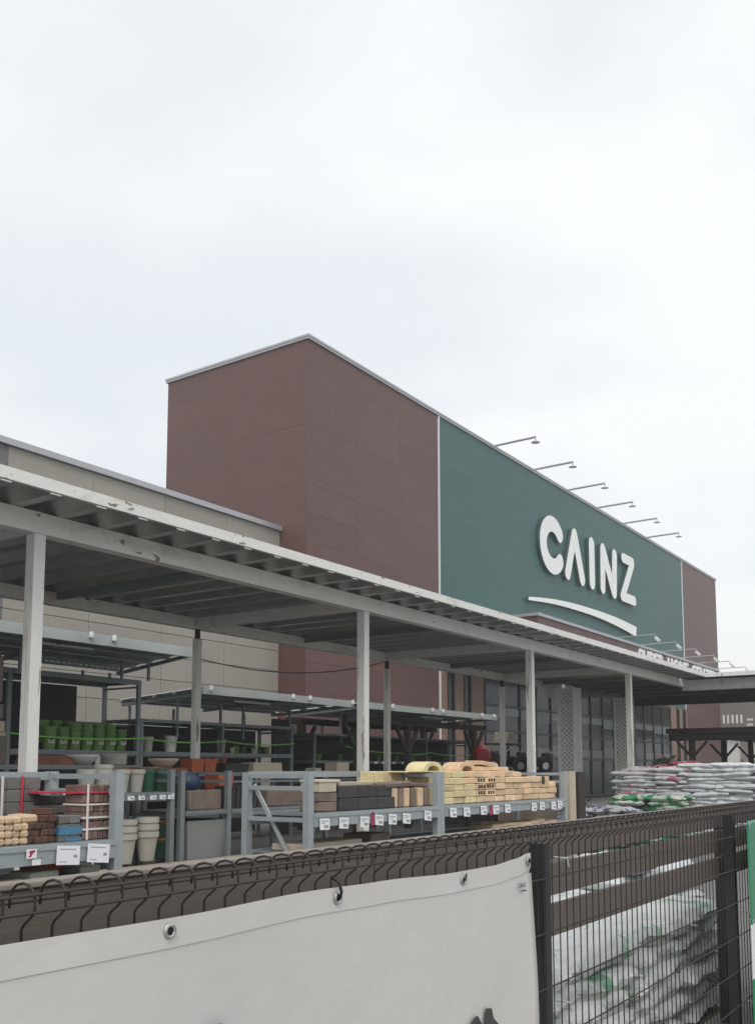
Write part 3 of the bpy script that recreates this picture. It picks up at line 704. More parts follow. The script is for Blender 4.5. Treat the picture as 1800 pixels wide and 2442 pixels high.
rack('storage_rack', 'galvanised rack with dark grey blocks beside the yellow bricks', 5.70, 7.58, 4.5, 5.11, 1.378, (5.70, 7.58), ((1.07, .10), (.775, .08)), ((1.335, 1.385, 5.11),), 'galvanised brick racks', braces=((5.70, 5.06, 1.28, 4.72, .78),))
rack('storage_rack', 'long galvanised rack loaded with yellow and tan bricks', 7.645, 10.46, 4.5, 5.11, 1.378, (7.645, 10.46), ((1.07, .10), (.775, .08)), ((1.335, 1.385, 5.11),), 'galvanised brick racks', braces=((7.645, 5.06, .7, 4.72, .2),), deckm='galvd')
tag(MB().box(-.09, .09, -.03, .03, 0, 1.38).build('timber_post', 'creampost', None, (10.85, 4.58, 0)), 'cream timber post at the right end of the brick rack', 'post')
tag(MB().box(-.11, .11, -.04, .04, 0, 1.37).build('timber_post', 'timber', None, (11.50, 4.74, 0)), 'dark brown timber post right of the cream post', 'post')

rack('pot_rack', 'grey rack holding cream and green plant pots on two levels', 4.9, 7.30, 7.6, 8.3, 1.40, (4.9, 7.27), ((1.165, .08),), (), 'display racks in the yard', m='galvd')
rack('block_rack', 'grey rack with stone slab and dark slabs behind the brick racks', 7.42, 10.9, 7.6, 8.3, 1.385, (7.42, 8.15, 10.9), ((.95, .05),), ((1.235, 1.262, 8.3),), 'display racks in the yard', m='galvd', braces=((8.15, 7.75, .96, 7.62, .45),))
rack('bowl_rack', 'low grey rack carrying terracotta and white bowls', 5.6, 8.10, 9.0, 9.7, 1.45, (5.6, 8.07), ((1.452, .05), (.8, .05)), (), 'display racks in the yard', m='galvd')
rack('planter_rack', 'grey rack with orange planters and cream blocks on top', 8.16, 14.6, 9.0, 9.7, 1.36, (8.16, 11.4, 14.6), ((1.362, .05), (.8, .05)), (), 'display racks in the yard', m='galvd')
rear1 = rack('tall_rack', 'tall grey rack of nested leaf green pots under the highest small roof', 6.4, 11.61, 13.0, 13.9, 2.97, (6.4, 9.0, 11.61), ((1.72, .075), (.9, .07), (2.975, .09)), (), 'tall racks against the store', m='galvd', uw=.07)
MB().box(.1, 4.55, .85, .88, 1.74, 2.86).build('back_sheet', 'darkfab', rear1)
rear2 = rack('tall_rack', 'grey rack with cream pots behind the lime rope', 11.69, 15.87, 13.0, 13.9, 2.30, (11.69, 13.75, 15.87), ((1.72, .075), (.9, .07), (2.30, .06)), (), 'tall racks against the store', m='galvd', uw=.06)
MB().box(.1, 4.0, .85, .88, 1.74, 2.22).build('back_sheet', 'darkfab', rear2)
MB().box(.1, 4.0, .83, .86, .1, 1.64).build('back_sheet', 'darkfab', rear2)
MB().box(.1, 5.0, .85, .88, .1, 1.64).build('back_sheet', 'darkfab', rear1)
rear3 = rack('tall_rack', 'grey rack with white tags behind the timber pergola', 16.66, 24.2, 13.0, 13.9, 2.20, (16.66, 18.7, 21.4, 24.2), ((1.60, .06), (1.15, .06), (2.20, .05)), (), 'tall racks against the store', m='galvd', uw=.05)
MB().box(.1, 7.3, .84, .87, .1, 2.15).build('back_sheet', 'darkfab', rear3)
gap_shade = tag(MB().box(-.3, .3, -.03, .03, 0, 2.5).build('shade_sheet', 'darkfab', None, (16.25, 13.6, 0)), 'added dark sheet standing in for wall shade between two tall racks', 'shade sheet')  # added dark sheet: paints the shadowed wall seen between the racks

# little rack roofs
def rack_roof(label, x0, x1, y0, y1, z0, z1, band, tubex, caps, legs):
    t = thing('rack_roof', label, 'roof', (x0, y0, z0), None, 'small sloping roofs over the racks'); w = x1 - x0; d = y1 - y0; dz = z1 - z0
    mb = MB(); n = int(w / .12); vs = []; fs = []
    for i in range(n * 2 + 1):
        x = w * i / (2 * n); o = .012 if i % 2 else -.012
        vs += [(x, 0, o), (x, d, dz + o)]
    fs = [(2 * i, 2 * i + 1, 2 * i + 3, 2 * i + 2) for i in range(n * 2)]
    mb.add(vs, fs); o = mb.build('roof_sheet', 'sheet', t); s_ = o.modifiers.new('thickness', 'SOLIDIFY'); s_.thickness = .004
    g_ = MB(); g_.box(-.02, w + .02, -.07, -.012, -band, .015); g_.build('gutter', 'sheet', t)
    for f_ in (.10, .32, .56, .78, .98):
        MB().tube([(-.03, d * f_, dz * f_ - .045), (w + .1, d * f_, dz * f_ - .045)], .026, 8).build('purlin', 'galv', t)
    nraf = max(2, int(w / 2.2) + 1)
    for i in range(nraf): x = .08 + (w - .16) * i / (nraf - 1); MB().bar((x, .03, -.105), (x, d, dz - .105), .05, .06).build('rafter', 'galvd', t)
    for x in legs:
        for y in (.75, d - .15): MB().box(x - x0 - .02, x - x0 + .02, y - .02, y + .02, -(z0 - (2.0 if z0 < 3.2 else 2.95)), dz * y / d - .14).build('leg', 'galvd', t)
    for x in caps: MB().lathe([(0, .04), (.03, .04), (.036, 0), (.036, -.05), (0, -.05)], 10).build('end_cap', 'whitetrim', t, (x - x0, -.10, -.01))
    for x in tubex: MB().tube([(x - x0, .35, -.17), (x - x0 + 1.05, .35, -.17)], .022, 8).build('tube_lamp', 'tube', t)
    return t
rack_roof('higher sheet metal rack roof at the left, behind the first canopy post', 4.2, 11.98, 12.0, 13.92, 3.49, 3.27, .15, (9.0,), (9.65, 10.1, 11.9), (9.0, 11.0, 11.6))
rack_roof('middle sheet metal rack roof beside the rear canopy post', 12.47, 17.05, 12.3, 14.5, 2.885, 2.75, .13, (13.7,), (12.6, 14.95, 15.5, 17.0), (12.6, 13.75, 14.4, 15.87))
rack_roof('rightmost sheet metal rack roof over the timber pergola', 17.4, 23.9, 12.3, 14.5, 2.89, 2.76, .13, (20.6,), (18.6, 20.4, 20.9, 23.0, 23.7), (17.7, 18.7, 21.4, 23.6))

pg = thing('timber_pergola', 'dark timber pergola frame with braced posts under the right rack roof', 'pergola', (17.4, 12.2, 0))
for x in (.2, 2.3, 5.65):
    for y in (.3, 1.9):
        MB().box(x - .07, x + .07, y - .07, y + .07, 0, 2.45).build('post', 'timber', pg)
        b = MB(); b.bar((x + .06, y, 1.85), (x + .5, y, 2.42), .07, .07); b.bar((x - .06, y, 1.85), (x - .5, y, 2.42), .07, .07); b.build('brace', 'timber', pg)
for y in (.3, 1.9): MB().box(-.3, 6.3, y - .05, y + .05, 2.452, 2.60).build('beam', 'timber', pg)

# hanging cable
pts = []
for i in range(25):
    t = i / 24; pts.append((11.9 + 3.72 * t, 12.2 - 1.75 * t, 3.42 + .09 * t - .36 * 4 * t * (1 - t) * .75))
tag(MB().tube(pts, .011, 6).build('cable', 'black', smooth=True), 'thin black cable sagging between the rack roof and a rear canopy post', 'cable')

# ropes along the shelves
def rope(pts, label, sag=.05):
    q = []
    for (a, b_) in zip(pts[:-1], pts[1:]):
        for i in range(8):
            t = i / 8; q.append(tuple(a[k] + (b_[k] - a[k]) * t - (sag * 4 * t * (1 - t) if k == 2 else 0) for k in range(3)))
    q.append(pts[-1]); o = MB().tube(q, .014, 6).build('rope', 'rope', smooth=True); tag(o, label, 'rope', 'lime ropes across the racks'); return o
rope([(9.0, 12.92, 1.955), (11.62, 12.92, 1.945), (13.75, 12.92, 1.945), (15.87, 12.92, 1.945)], 'lime green rope across the shelf of leaf green pots')
rope([(17.7, 12.9, 1.92), (20.0, 12.9, 1.80), (21.4, 12.9, 1.83), (23.6, 12.9, 1.80)], 'green rope across the dark rack behind the timber pergola', .04)

# ------------------------------------------------------------------ price cards
CARD = MB().box(-.060, .060, -.001, .001, -.085, 0).mesh('price_card', 'card')
LINES = MB().box(-.045, .045, -.0018, -.0012, -.024, -.016).box(-.045, .01, -.0018, -.0012, -.038, -.032).box(-.01, .045, -.0018, -.0012, -.072, -.050).mesh('print', 'print')
CARDB = MB().box(-.078, .078, -.001, .001, -.105, 0).mesh('price_card', 'card')
LINESB = MB().box(-.06, .05, -.0018, -.0012, -.022, -.017).box(.035, .06, -.0018, -.0012, -.065, -.050).box(-.06, -.01, -.0018, -.0012, -.09, -.086).mesh('print', 'print')
def card(x, z, label, big=False, y=4.452, sc=1.0, tilt=None):
    o = inst(CARDB if big else CARD, 'price_card', None, (x, y, z), (R(random.uniform(-4, -1)), tilt if tilt is not None else R(random.uniform(1, 7)), 0), (sc,) * 3)
    inst(LINESB if big else LINES, 'print', o)
    return tag(o, label, 'price card', 'price cards on the shelf edges')
for i, x in enumerate((5.84, 6.09, 6.37, 6.58, 6.78, 7.00)): card(x, 1.030 - .003 * (i % 3), 'white price card, %s from the left on the dark block rack edge' % ordn(i))
for i, x in enumerate((7.35,)): card(x, 1.035, 'white price card just left of the middle rack upright')
for i, x in enumerate((7.80, 8.06, 8.40, 8.66, 8.92, 9.55, 9.76, 10.06, 10.24)): card(x, 1.045 - .004 * (i % 2), 'white price card, %s from the left under the tan bricks' % ordn(i), tilt=R(random.uniform(-1, 4)))
card(3.50, .978, 'large white price card at the middle of the left rack edge', True); card(3.71, .975, 'large white price card nearest the left rack upright', True)
def promo(x, y, z, label, s_=1.0):
    o = inst(MB().box(-.032, .032, -.001, .001, -.05, 0).mesh('promo_card', 'card'), 'promo_card', None, (x, y, z), (0, 0, 0), (s_,) * 3)
    MB().add([(-.022, -.0016, -.042), (-.004, -.0016, -.042), (.004, -.0016, -.026), (.024, -.0016, -.012), (.02, -.0016, -.006), (-.014, -.0016, -.008), (-.018, -.0016, -.018), (-.010, -.0016, -.026)], [tuple(range(8))]).build('print', 'crimson', o)
    return tag(o, label, 'promo card')
promo(3.26, 4.452, .975, 'small card with crimson mark on the left rack beam')
tag(MB().box(-.028, .028, -.001, .001, -.03, 0).build('price_card', 'card', None, (3.29, 4.450, .918)), 'tiny white card under the crimson marked card', 'price card')
for i, (x, w) in enumerate(((6.49, .022), (8.56, .022))):
    o = MB().box(-w, w, -.001, .001, -.10, 0).build('promo_card', 'crimson', None, (x, 4.455, 1.05)); tag(o, ('crimson card among the white cards under the dark blocks', 'crimson card among the white cards under the tan bricks')[i], 'promo card')
for i, x in enumerate((6.68, 6.82, 6.98, 7.11, 7.23)): card(x, 1.150, 'small white price card, %s from the left below the upper cream pots' % ordn(i), y=7.556, sc=.72, tilt=0.0)

# ------------------------------------------------------------------ bricks and blocks
def chunk(name, lx, ly, lz, m, c=.005, jit=.002): return MB().cbox(lx, ly, lz, c, 0, jit).mesh(name, m)
def put(me, name, x, y, z, label, cat, group=None, rz=0, rx=0, ry=0):
    o = inst(me, name, None, (x, y, z), (rx, ry, rz)); return tag(o, label, cat, group)
LEVEL = ('bottom', 'second', 'third', 'fourth', 'fifth', 'sixth', 'seventh')
# main tan / yellow pile
HOLE = MB().box(0, .03, -.1035, -.096, .018, .05).mesh('hole', 'hole')
bt = [chunk('brick', .208, .20, .060, 'tan', .006, .003) for _ in range(3)]; by = [chunk('brick', .208, .20, .060, 'yellow', .006, .003) for _ in range(3)]
X0 = 7.80
for k_ in range(12):
    x = X0 + k_ * .2165; cx = x + .105
    nlay = 5 if k_ < 7 else (4 if k_ < 11 else 3)
    for l in range(nlay):
        j = random.uniform(-.006, .006); yel = (k_ < 2) or (k_ == 2 and l < 3)
        me = random.choice(by if yel else bt)
        o = put(me, 'brick', cx + j, 4.665 + random.uniform(-.012, .012), 1.072 + l * .0625, '%s brick, %s layer, %s stack from the middle upright' % ('yellow' if yel else 'tan', LEVEL[l], ordn(k_)), 'brick', 'tan and yellow bricks in the big pile', R(random.gauss(0, 1.6)))
        if not yel and k_ in (3, 4) and l in (1, 2, 3):
            for a in (-.06, -.01, .045): inst(HOLE, 'hole', o, (a, 0, 0))
    if k_ < 9:
        for l in range(nlay - 1, nlay):
            put(random.choice(by if k_ < 3 else bt), 'brick', cx, 4.885, 1.072 + l * .0625, '%s back row brick on top of %s stack from the middle upright' % ('yellow' if k_ < 3 else 'tan', ordn(k_)), 'brick', 'tan and yellow bricks in the big pile', R(random.gauss(0, 2)))
            o = COL.objects[-1]
# support row under the back row
for k_ in range(9):
    for l in range(0, 4 if k_ < 7 else 3):
        put(random.choice(by if k_ < 3 else bt), 'brick', X0 + k_ * .2165 + .105, 4.885, 1.072 + l * .0625, '%s back row brick, %s layer, behind %s stack from the middle upright' % ('yellow' if k_ < 3 else 'tan', LEVEL[l], ordn(k_)), 'brick', 'tan and yellow bricks in the big pile')
slabm = [chunk('tan_slab', .42, .2, .045, 'tan', .006, .003) for _ in range(2)]
for i, (x, z, rz) in enumerate(((8.72, 1.385, 2), (9.10, 1.385, -3), (9.45, 1.323, 3), (8.9, 1.432, 5))):
    put(slabm[i % 2], 'tan_slab', x, 4.74, z, ('flat tan slab on the pile right of the second arch', 'flat tan slab further right on the tall pile', 'flat tan slab on the lower right pile', 'topmost tilted tan slab on the pile')[i], 'slab', 'tan slabs on the pile', R(rz), 0, R((0, 1, -1, 4)[i]))
# black handled clip on the right pile
put(MB().cbox(.07, .02, .09, .01).mesh('black_tag', 'black'), 'black_tag', 10.02, 4.556, 1.235, 'black tag hanging on the right end of the tan pile', 'tag')
# yellow upright bricks
up_y = chunk('upright_brick', .072, .10, .098, 'yellow', .006, .002)
stand_y = chunk('yellow_block', .60, .18, .21, 'yellow', .006, .002)
put(stand_y, 'yellow_block', 7.32, 4.95, 1.072, 'large yellow block behind the orange bricks', 'block')
for i in range(7): put(up_y, 'upright_brick', 7.085 + i * .083, 4.93, 1.284, 'yellow brick on end, %s from the left under the yellow arch' % ordn(i), 'brick', 'yellow bricks stood on end', R(random.gauss(0, 2)))
# arches
def arch(x, z, m, label, ro=.175, ri=.105, dep=.20, sq=.50):
    mb = MB(); n = 14; vs = []; fs = []
    for y in (0, dep):
        for i in range(n + 1):
            a = math.pi * i / n
            vs += [(ro * math.cos(a), y, ro * sq * math.sin(a)), (ri * math.cos(a), y, ri * sq * math.sin(a))]
    w = 2 * (n + 1)
    for i in range(n):
        a = 2 * i; fs += [(a, a + 1, a + 3, a + 2), (w + a, w + a + 2, w + a + 3, w + a + 1), (a, a + 2, w + a + 2, w + a), (a + 1, w + a + 1, w + a + 3, a + 3)]
    fs += [(0, w, w + 1, 1), (w - 2, w - 1, 2 * w - 1, 2 * w - 2)]
    o = mb.add(vs, fs).build('arch_block', m, None, (x, 4.60, z)); tag(o, label, 'arch block', 'arch blocks on the brick pile')
arch(7.70, 1.386, 'yellow', 'yellow arched block on top of the upright yellow bricks')
arch(8.35, 1.386, 'tan', 'peach arched block on top of the tan brick pile')
put(chunk('yellow_slab', .5, .3, .012, 'yellow', .003), 'yellow_slab', 7.62, 4.75, 1.3725, 'thin yellow slab under the yellow arch', 'slab')
put(chunk('support_brick', .1, .24, .30, 'yellow', .006), 'support_brick', 7.74, 4.77, 1.072, 'tall yellow brick hidden by the middle upright', 'brick')
# dark grey block stack etc. on the left half
db = chunk('charcoal_block', .265, .20, .096, 'darkblock', .006, .002)
for l in range(2):
    for i in range(3): put(db, 'charcoal_block', 6.31 + i * .27, 4.66 + .01 * l, 1.072 + l * .098, 'charcoal block, %s layer, %s from the brown stone' % (LEVEL[l] if l else 'bottom', ordn(i)), 'block', 'charcoal blocks on the rack', R(random.gauss(0, 1)))
put(chunk('white_slab', .47, .16, .030, 'cream', .004), 'white_slab', 6.43, 4.66, 1.269, 'pale slab lying on the charcoal blocks', 'slab')
bb = chunk('brown_stone', .235, .20, .072, 'brownblock', .008, .004)
for l in range(2): put(bb, 'brown_stone', 5.90 + .13, 4.66, 1.072 + l * .074, ('lower', 'upper')[l] + ' brown stone block beside the left rack upright', 'block', 'brown stone blocks')
put(chunk('cream_block', .22, .19, .075, 'cream', .006), 'cream_block', 6.02, 4.65, 1.221, 'cream block on the brown stones', 'block'); put(chunk('cream_slab', .28, .2, .024, 'cream', .006), 'cream_slab', 6.04, 4.65, 1.297, 'flat cream slab on the cream block', 'slab')
ob = chunk('orange_brick', .082, .19, .165, 'tan', .006, .003); obb = chunk('brown_brick', .075, .19, .165, 'brownblock', .006, .003)
for i in range(6):
    o = (i % 2 == 0)
    put(ob if o else obb, 'standing_brick', 6.985 + i * .105, 4.66 + random.uniform(-.01, .01), 1.072, '%s standing brick, %s from the charcoal blocks' % ('orange tan' if o else 'brown', ordn(i)), 'brick', 'bricks standing on edge', R(random.gauss(0, 2)))
put(chunk('brown_plank_stone', .44, .19, .045, 'brownblock', .01, .004), 'brown_plank_stone', 7.05, 4.66, 1.245, 'long brown stone lying on the standing bricks', 'stone', None, R(3), 0, R(-2))
put(chunk('peach_plank_stone', .34, .18, .040, 'redmix', .01, .004), 'peach_plank_stone', 7.38, 4.68, 1.243, 'shorter reddish stone next to the long brown stone', 'stone', None, R(-4), 0, R(3))
# lower shelf of the right racks
put(chunk('brown_slab', .8, .3, .055, 'plywood', .008, .003), 'brown_slab', 6.15, 4.75, .777, 'flat tan board on the lower shelf by the rack upright', 'slab')
put(chunk('brown_slab', .3, .3, .08, 'brownblock', .008, .003), 'brown_slab', 6.9, 4.8, .777, 'flat brown slab further along the lower shelf', 'slab')
for i in range(5): put(chunk('curved_slab', .34, .32, .055, 'tan', .016, .012), 'curved_slab', 9.0 + .31 * i, 4.72, .777 + .012 * (i % 2), 'orange tan edging slab, %s from the left on the lower shelf' % ordn(i), 'slab', 'edging slabs on the lower shelf', R(random.gauss(0, 5)), R(random.gauss(0, 3)))

# left rack goods
pb = [chunk('cream_brick', .046, .16, .037, 'paletan', .010, .002) for _ in range(3)]
for l in range(4):
    for i in range(14 if l < 3 else 12):
        x = 3.285 - .0475 * i - (.05 if l == 3 else 0)
        put(random.choice(pb), 'cream_brick', x, 4.63 + random.uniform(-.006, .006), .994 + l * .038, 'rounded cream brick, %s layer, %s from the right in its pile' % (LEVEL[l], ordn(i)), 'brick', 'rounded cream bricks', R(random.gauss(0, 2)))
dbk = [chunk('brown_brick', .046, .17, .037, 'brownbrick', .004, .002) for _ in range(2)]
for i in range(4):
    for l in range((3, 3, 4, 5)[i]): put(random.choice(dbk), 'brown_brick', 3.332 + .047 * i, 4.65 + random.uniform(-.008, .008), .994 + l * .038, 'dark brown brick, %s layer, %s column from the cream bricks' % (LEVEL[l], ordn(i)), 'brick', 'dark brown bricks', R(random.gauss(0, 2)))
put(chunk('peach_brick', .10, .16, .043, 'paletan', .012, .003), 'peach_brick', 3.325, 4.64, .994 + .116, 'single rounded peach brick on the dark brown bricks', 'brick', None, R(4))
for i, (x, m, s_) in enumerate(((3.10, 'orange', .42),)):
    for l in range(3): put(chunk('red_block', s_, .2, .075, m, .006, .003), 'red_block', x - .05, 4.93, 1.14 + .078 * l, 'orange red block, %s layer, behind the cream bricks' % LEVEL[l], 'block', 'orange red blocks')
put(chunk('support_stone', .46, .22, .142, 'greyblock', .006), 'support_stone', 3.05, 4.93, .994, 'grey stone under the orange red blocks', 'block')
def strapped(name, x, y, z, nx_, nl, bw, bd, bh, m, straps, label, vert=()):
    t = thing(name, label, 'brick pack', (x, y, z)); me = [chunk('brick', bw - .003, bd, bh - .003, m, .004, .0015) for _ in range(2)]
    for l in range(nl):
        for i in range(nx_): inst(random.choice(me), 'brick', t, ((i + .5) * bw, bd / 2, l * bh), (0, 0, R(random.gauss(0, .6))))
    W_ = nx_ * bw; H_ = nl * bh
    for z0, mm, hh, xa, xb in straps: MB().box(xa * W_ - .004, xb * W_ + .004, -.008, bd + .008, z0 * H_, z0 * H_ + hh).build('strap', mm, t)
    for x0, mm in vert: MB().box(x0 * W_ - .007, x0 * W_ + .007, -.009, -.005, 0, H_ + .003).build('strap', mm, t)
    return t
strapped('strapped_bricks', 3.675, 4.56, .994, 6, 6, .0385, .17, .053, 'redmix', ((.84, 'redstrap', .010, -.1, 1), (.62, 'whitestrap', .010, 0, 1), (.38, 'whitestrap', .011, 0, 1), (.17, 'whitestrap', .011, 0, 1)), 'tall pack of reddish grey bricks bound with red and white straps', ((.12, 'whitestrap'),))
strapped('strapped_bricks', 3.515, 4.56, .994, 2, 3, .074, .17, .049, 'greyblock', ((.25, 'bluestrap', .045, 0, 1), (-.0, 'bluestrap', .018, .3, 1)), 'short pack of grey bricks wrapped with blue film')
strapped('strapped_bricks', 3.26, 4.86, .994, 3, 5, .115, .2, .073, 'greyblock', (), 'grey block pack with one white and one red upright strap', ((.24, 'whitestrap'), (.62, 'redstrap')))
put(chunk('grey_slab', .34, .2, .03, 'greyblock', .004), 'grey_slab', 3.66, 4.98, .994, 'flat grey slab behind the blue wrapped pack', 'slab')
for l in range(4): put(chunk('grey_slab', .26, .18, .05, 'darkblock' if l % 2 else 'greyblock', .004), 'grey_slab', 3.66 + .01 * l, 4.94, 1.026 + .056 * l, 'grey paving slab, %s layer, behind the blue wrapped pack' % LEVEL[l], 'slab', 'grey paving slabs')
put(MB().box(-.10, .03, -.075, .075, 0, .012).mesh('strap_roll', 'redstrap'), 'strap_roll', 3.62, 4.80, 1.02 + .24, 'red strap lying over the grey slabs', 'strap')
# lower shelf of the left rack
put(chunk('pale_slab', .19, .19, .05, 'paleslab', .006), 'pale_slab', 3.43, 4.66, .787, 'pale green slab on the lower left shelf, left of two', 'slab', None, R(3))
put(chunk('pale_slab', .14, .19, .05, 'paleslab', .006), 'pale_slab', 3.78, 4.70, .787, 'pale green slab on the lower left shelf beside the upright', 'slab', None, R(-2))
put(chunk('brown_box', .16, .2, .075, 'orange', .006), 'brown_box', 3.62, 4.85, .787, 'small brown block behind the pale slabs', 'block')
put(chunk('brown_box', .15, .2, .075, 'brownbrick', .006), 'brown_box', 3.86 - .08, 4.92, .787, 'dark brown block by the rack upright on the lower shelf', 'block')
put(chunk('pale_slab', .5, .35, .02, 'cream', .004), 'pale_slab', 3.05, 4.75, .787, 'wide cream slab at the far left of the lower shelf', 'slab')

# ------------------------------------------------------------------ low pallet deck in the yard
for i in range(3):
    t = thing('pallet', ('left', 'middle', 'right')[i] + ' raw wood pallet of the low row in front of the pots', 'pallet', (5.9 + i * 1.22, 6.5, 0), None, 'low pallets in the yard')
    for k_ in range(8): inst(MB().cbox(1.18, .12, .022, .003).mesh('board', 'pallet'), 'board', t, (.6, .08 + k_ * .14, .398))
    for y in (.08, .58, 1.06): MB().box(.02, 1.18, y - .05, y + .05, .30, .397).build('bearer', 'pallet', t)
    for y in (.08, 1.06): MB().box(.1, .2, y - .05, y + .05, 0, .299).build('leg', 'pallet', t); MB().box(1.0, 1.1, y - .05, y + .05, 0, .299).build('leg', 'pallet', t)
for i in range(2):
    t = thing('plywood_sheet', ('left', 'right')[i] + ' plywood sheet spread over the low pallets', 'sheet', (6.4 + i * 1.3, 7.0, .4215), (0, 0, R((-1, 2)[i])))
    inst(chunk('panel', 1.2, .9, .02, 'plywood', .003), 'panel', t)
    t2 = thing('cream_slab_stack', ('left', 'right')[i] + ' small stack of thin boards on the plywood', 'boards', (6.3 + i * 1.2, 6.7, .442), (0, 0, R(3 * i)))
    for l in range(2): inst(chunk('board', .8, .3, .018, 'plywood', .003), 'board', t2, (0, .01 * l, .019 * l))

# ------------------------------------------------------------------ pots
def pot_mesh(r, h, m, taper=.68, rim=.022, name='pot'):
    rb = r * taper
    return MB().lathe([(0, 0), (rb, 0), (rb + (r - rb) * .70, h * .80), (r - .001, h * .81), (r, h * .83), (r, h), (r - rim, h), (rb - .01, .03), (0, .03)], 22).mesh(name, m, False)
tall = pot_mesh(.098, .235, 'potcream', .62); tallg = pot_mesh(.10, .245, 'potgreen', .66)
def pot(me, name, x, y, z, label, cat='plant pot', group=None): return tag(inst(me, name, None, (x, y, z), (0, 0, random.random() * 6)), label, cat, group)
for i, x in enumerate((6.30, 6.50, 6.79 - .05, 6.94)):
    pot(tall, 'cream_pot', x, 7.78, 1.166, 'tall cream pot on the upper pot shelf, %s from the left' % ordn(i), group='cream pots on the upper shelf')
pot(tall, 'cream_pot', 6.56, 7.84, 1.166 + .05, 'cream pot nested on top behind the left rack upright', group='cream pots on the upper shelf')
for i, x in enumerate((7.15, 7.40 - .04)): pot(tallg, 'green_pot', x - .02, 7.82 + .02 * i, 1.166, 'dark green pot on the upper pot shelf, %s of the two' % ('left', 'right')[i], group='green pots on the upper shelf')
for i in range(3): put(chunk('terracotta_tray', .34, .2, .05, 'terra', .01), 'terracotta_tray', 7.0 + i * .36, 8.5, 1.34 + .02 * i, 'terracotta tray behind the green pots, %s from the left' % ordn(i), 'tray', 'terracotta trays')
bigp = pot_mesh(.125, .30, 'potcream', .60)
for i, x in enumerate((6.76, 7.01)):
    for l in range(3): pot(bigp, 'cream_pot', x + .0, 7.72 - .05 * i, .442 + .075 * l + .015 * i, 'large cream pot, %s in the %s nested stack on the boards' % (('lowest', 'middle', 'top')[l], ('left', 'right')[i]), group='large nested cream pots')
gp = pot_mesh(.20, .20, 'potgreen', .8)
for l in range(2): pot(gp, 'green_pot', 7.42, 7.95, .442 + .19 * l, ('lower', 'upper')[l] + ' wide dark green pot beside the large cream pots', group='wide green pots'); 
gt = MB().lathe([(.185, 0), (.205, 0), (.205, .02), (.185, .02)], 20).mesh('terracotta_rim', 'orange')
for l in range(2): pot(gt, 'terracotta_ring', 7.42, 7.95, .442 + .19 * l + .2005, ('lower', 'upper')[l] + ' terracotta ring on the wide green pots', 'ring')
# block rack goods
put(chunk('stone_slab', .52, .10, .22, 'brownblock', .012, .006), 'stone_slab', 7.86, 7.72, .951, 'grey brown stone slab standing on the block rack', 'slab')
def planter_box(lx, ly, h, m, name='planter'):
    a, b_ = lx / 2, ly / 2; k_ = .86; t_ = .02; v = []
    for (s_, z) in ((k_, 0), (1, h)):
        v += [(-a * s_, -b_ * s_, z), (a * s_, -b_ * s_, z), (a * s_, b_ * s_, z), (-a * s_, b_ * s_, z)]
    v += [(-a + t_, -b_ + t_, h), (a - t_, -b_ + t_, h), (a - t_, b_ - t_, h), (-a + t_, b_ - t_, h), (-a * k_ + t_, -b_ * k_ + t_, .03), (a * k_ - t_, -b_ * k_ + t_, .03), (a * k_ - t_, b_ * k_ - t_, .03), (-a * k_ + t_, b_ * k_ - t_, .03)]
    f = [(0, 3, 2, 1)]
    for o in (0, 4, 8): f += [(o + i, o + (i + 1) % 4, o + 4 + (i + 1) % 4, o + 4 + i) for i in range(4)]
    f.append((12, 13, 14, 15)); return MB().add(v, f).mesh(name, m)
put(planter_box(.66, .5, .42, 'planter'), 'planter', 7.86, 7.86, .42, 'large grey planter box under the stone slab', 'planter')
put(chunk('planter_plinth', .6, .5, .418, 'greyblock', .006), 'planter_plinth', 7.86, 7.86, 0, 'grey plinth under the large planter box', 'plinth')
for i in range(7): put(chunk('dark_slab', .035, .3, .26, 'darkblock', .004), 'dark_slab', 8.30 + i * .075, 7.80, .951, 'charcoal slab on edge, %s from the left on the block rack' % ordn(i), 'slab', 'charcoal slabs on edge', 0, 0, R(random.uniform(2, 7)))
put(chunk('stone_trough', .80, .3, .20, 'brownblock', .012, .006), 'stone_trough', 9.30, 7.80, .951, 'long brown stone trough behind the left rack upright', 'trough')
put(chunk('stone_trough', .6, .3, .17, 'greyblock', .012, .006), 'stone_trough', 10.2, 7.82, .951, 'shorter grey stone trough at the end of the block rack', 'trough')
put(MB().lathe([(0, 0), (.08, 0), (.15, .1), (.14, .2), (.10, .235), (.115, .25), (.10, .25), (.08, .2), (0, .2)], 20).mesh('blue_pot', 'bluepot', True), 'blue_pot', 8.05, 8.14, .951 + .16, 'round blue glazed pot behind the stone slab', 'plant pot')
put(chunk('grey_plinth', .28, .28, .159, 'darkblock', .005), 'grey_plinth', 8.05, 8.14, .951, 'dark plinth under the blue pot', 'plinth')
put(planter_box(.26, .24, .26, 'orange', 'orange_planter'), 'orange_planter', 8.55, 8.12, .951 + .13, 'square orange planter on the block rack', 'planter'); put(chunk('dark_plinth', .26, .24, .129, 'darkblock', .005), 'dark_plinth', 8.55, 8.12, .951, 'dark plinth under the square orange planter', 'plinth')
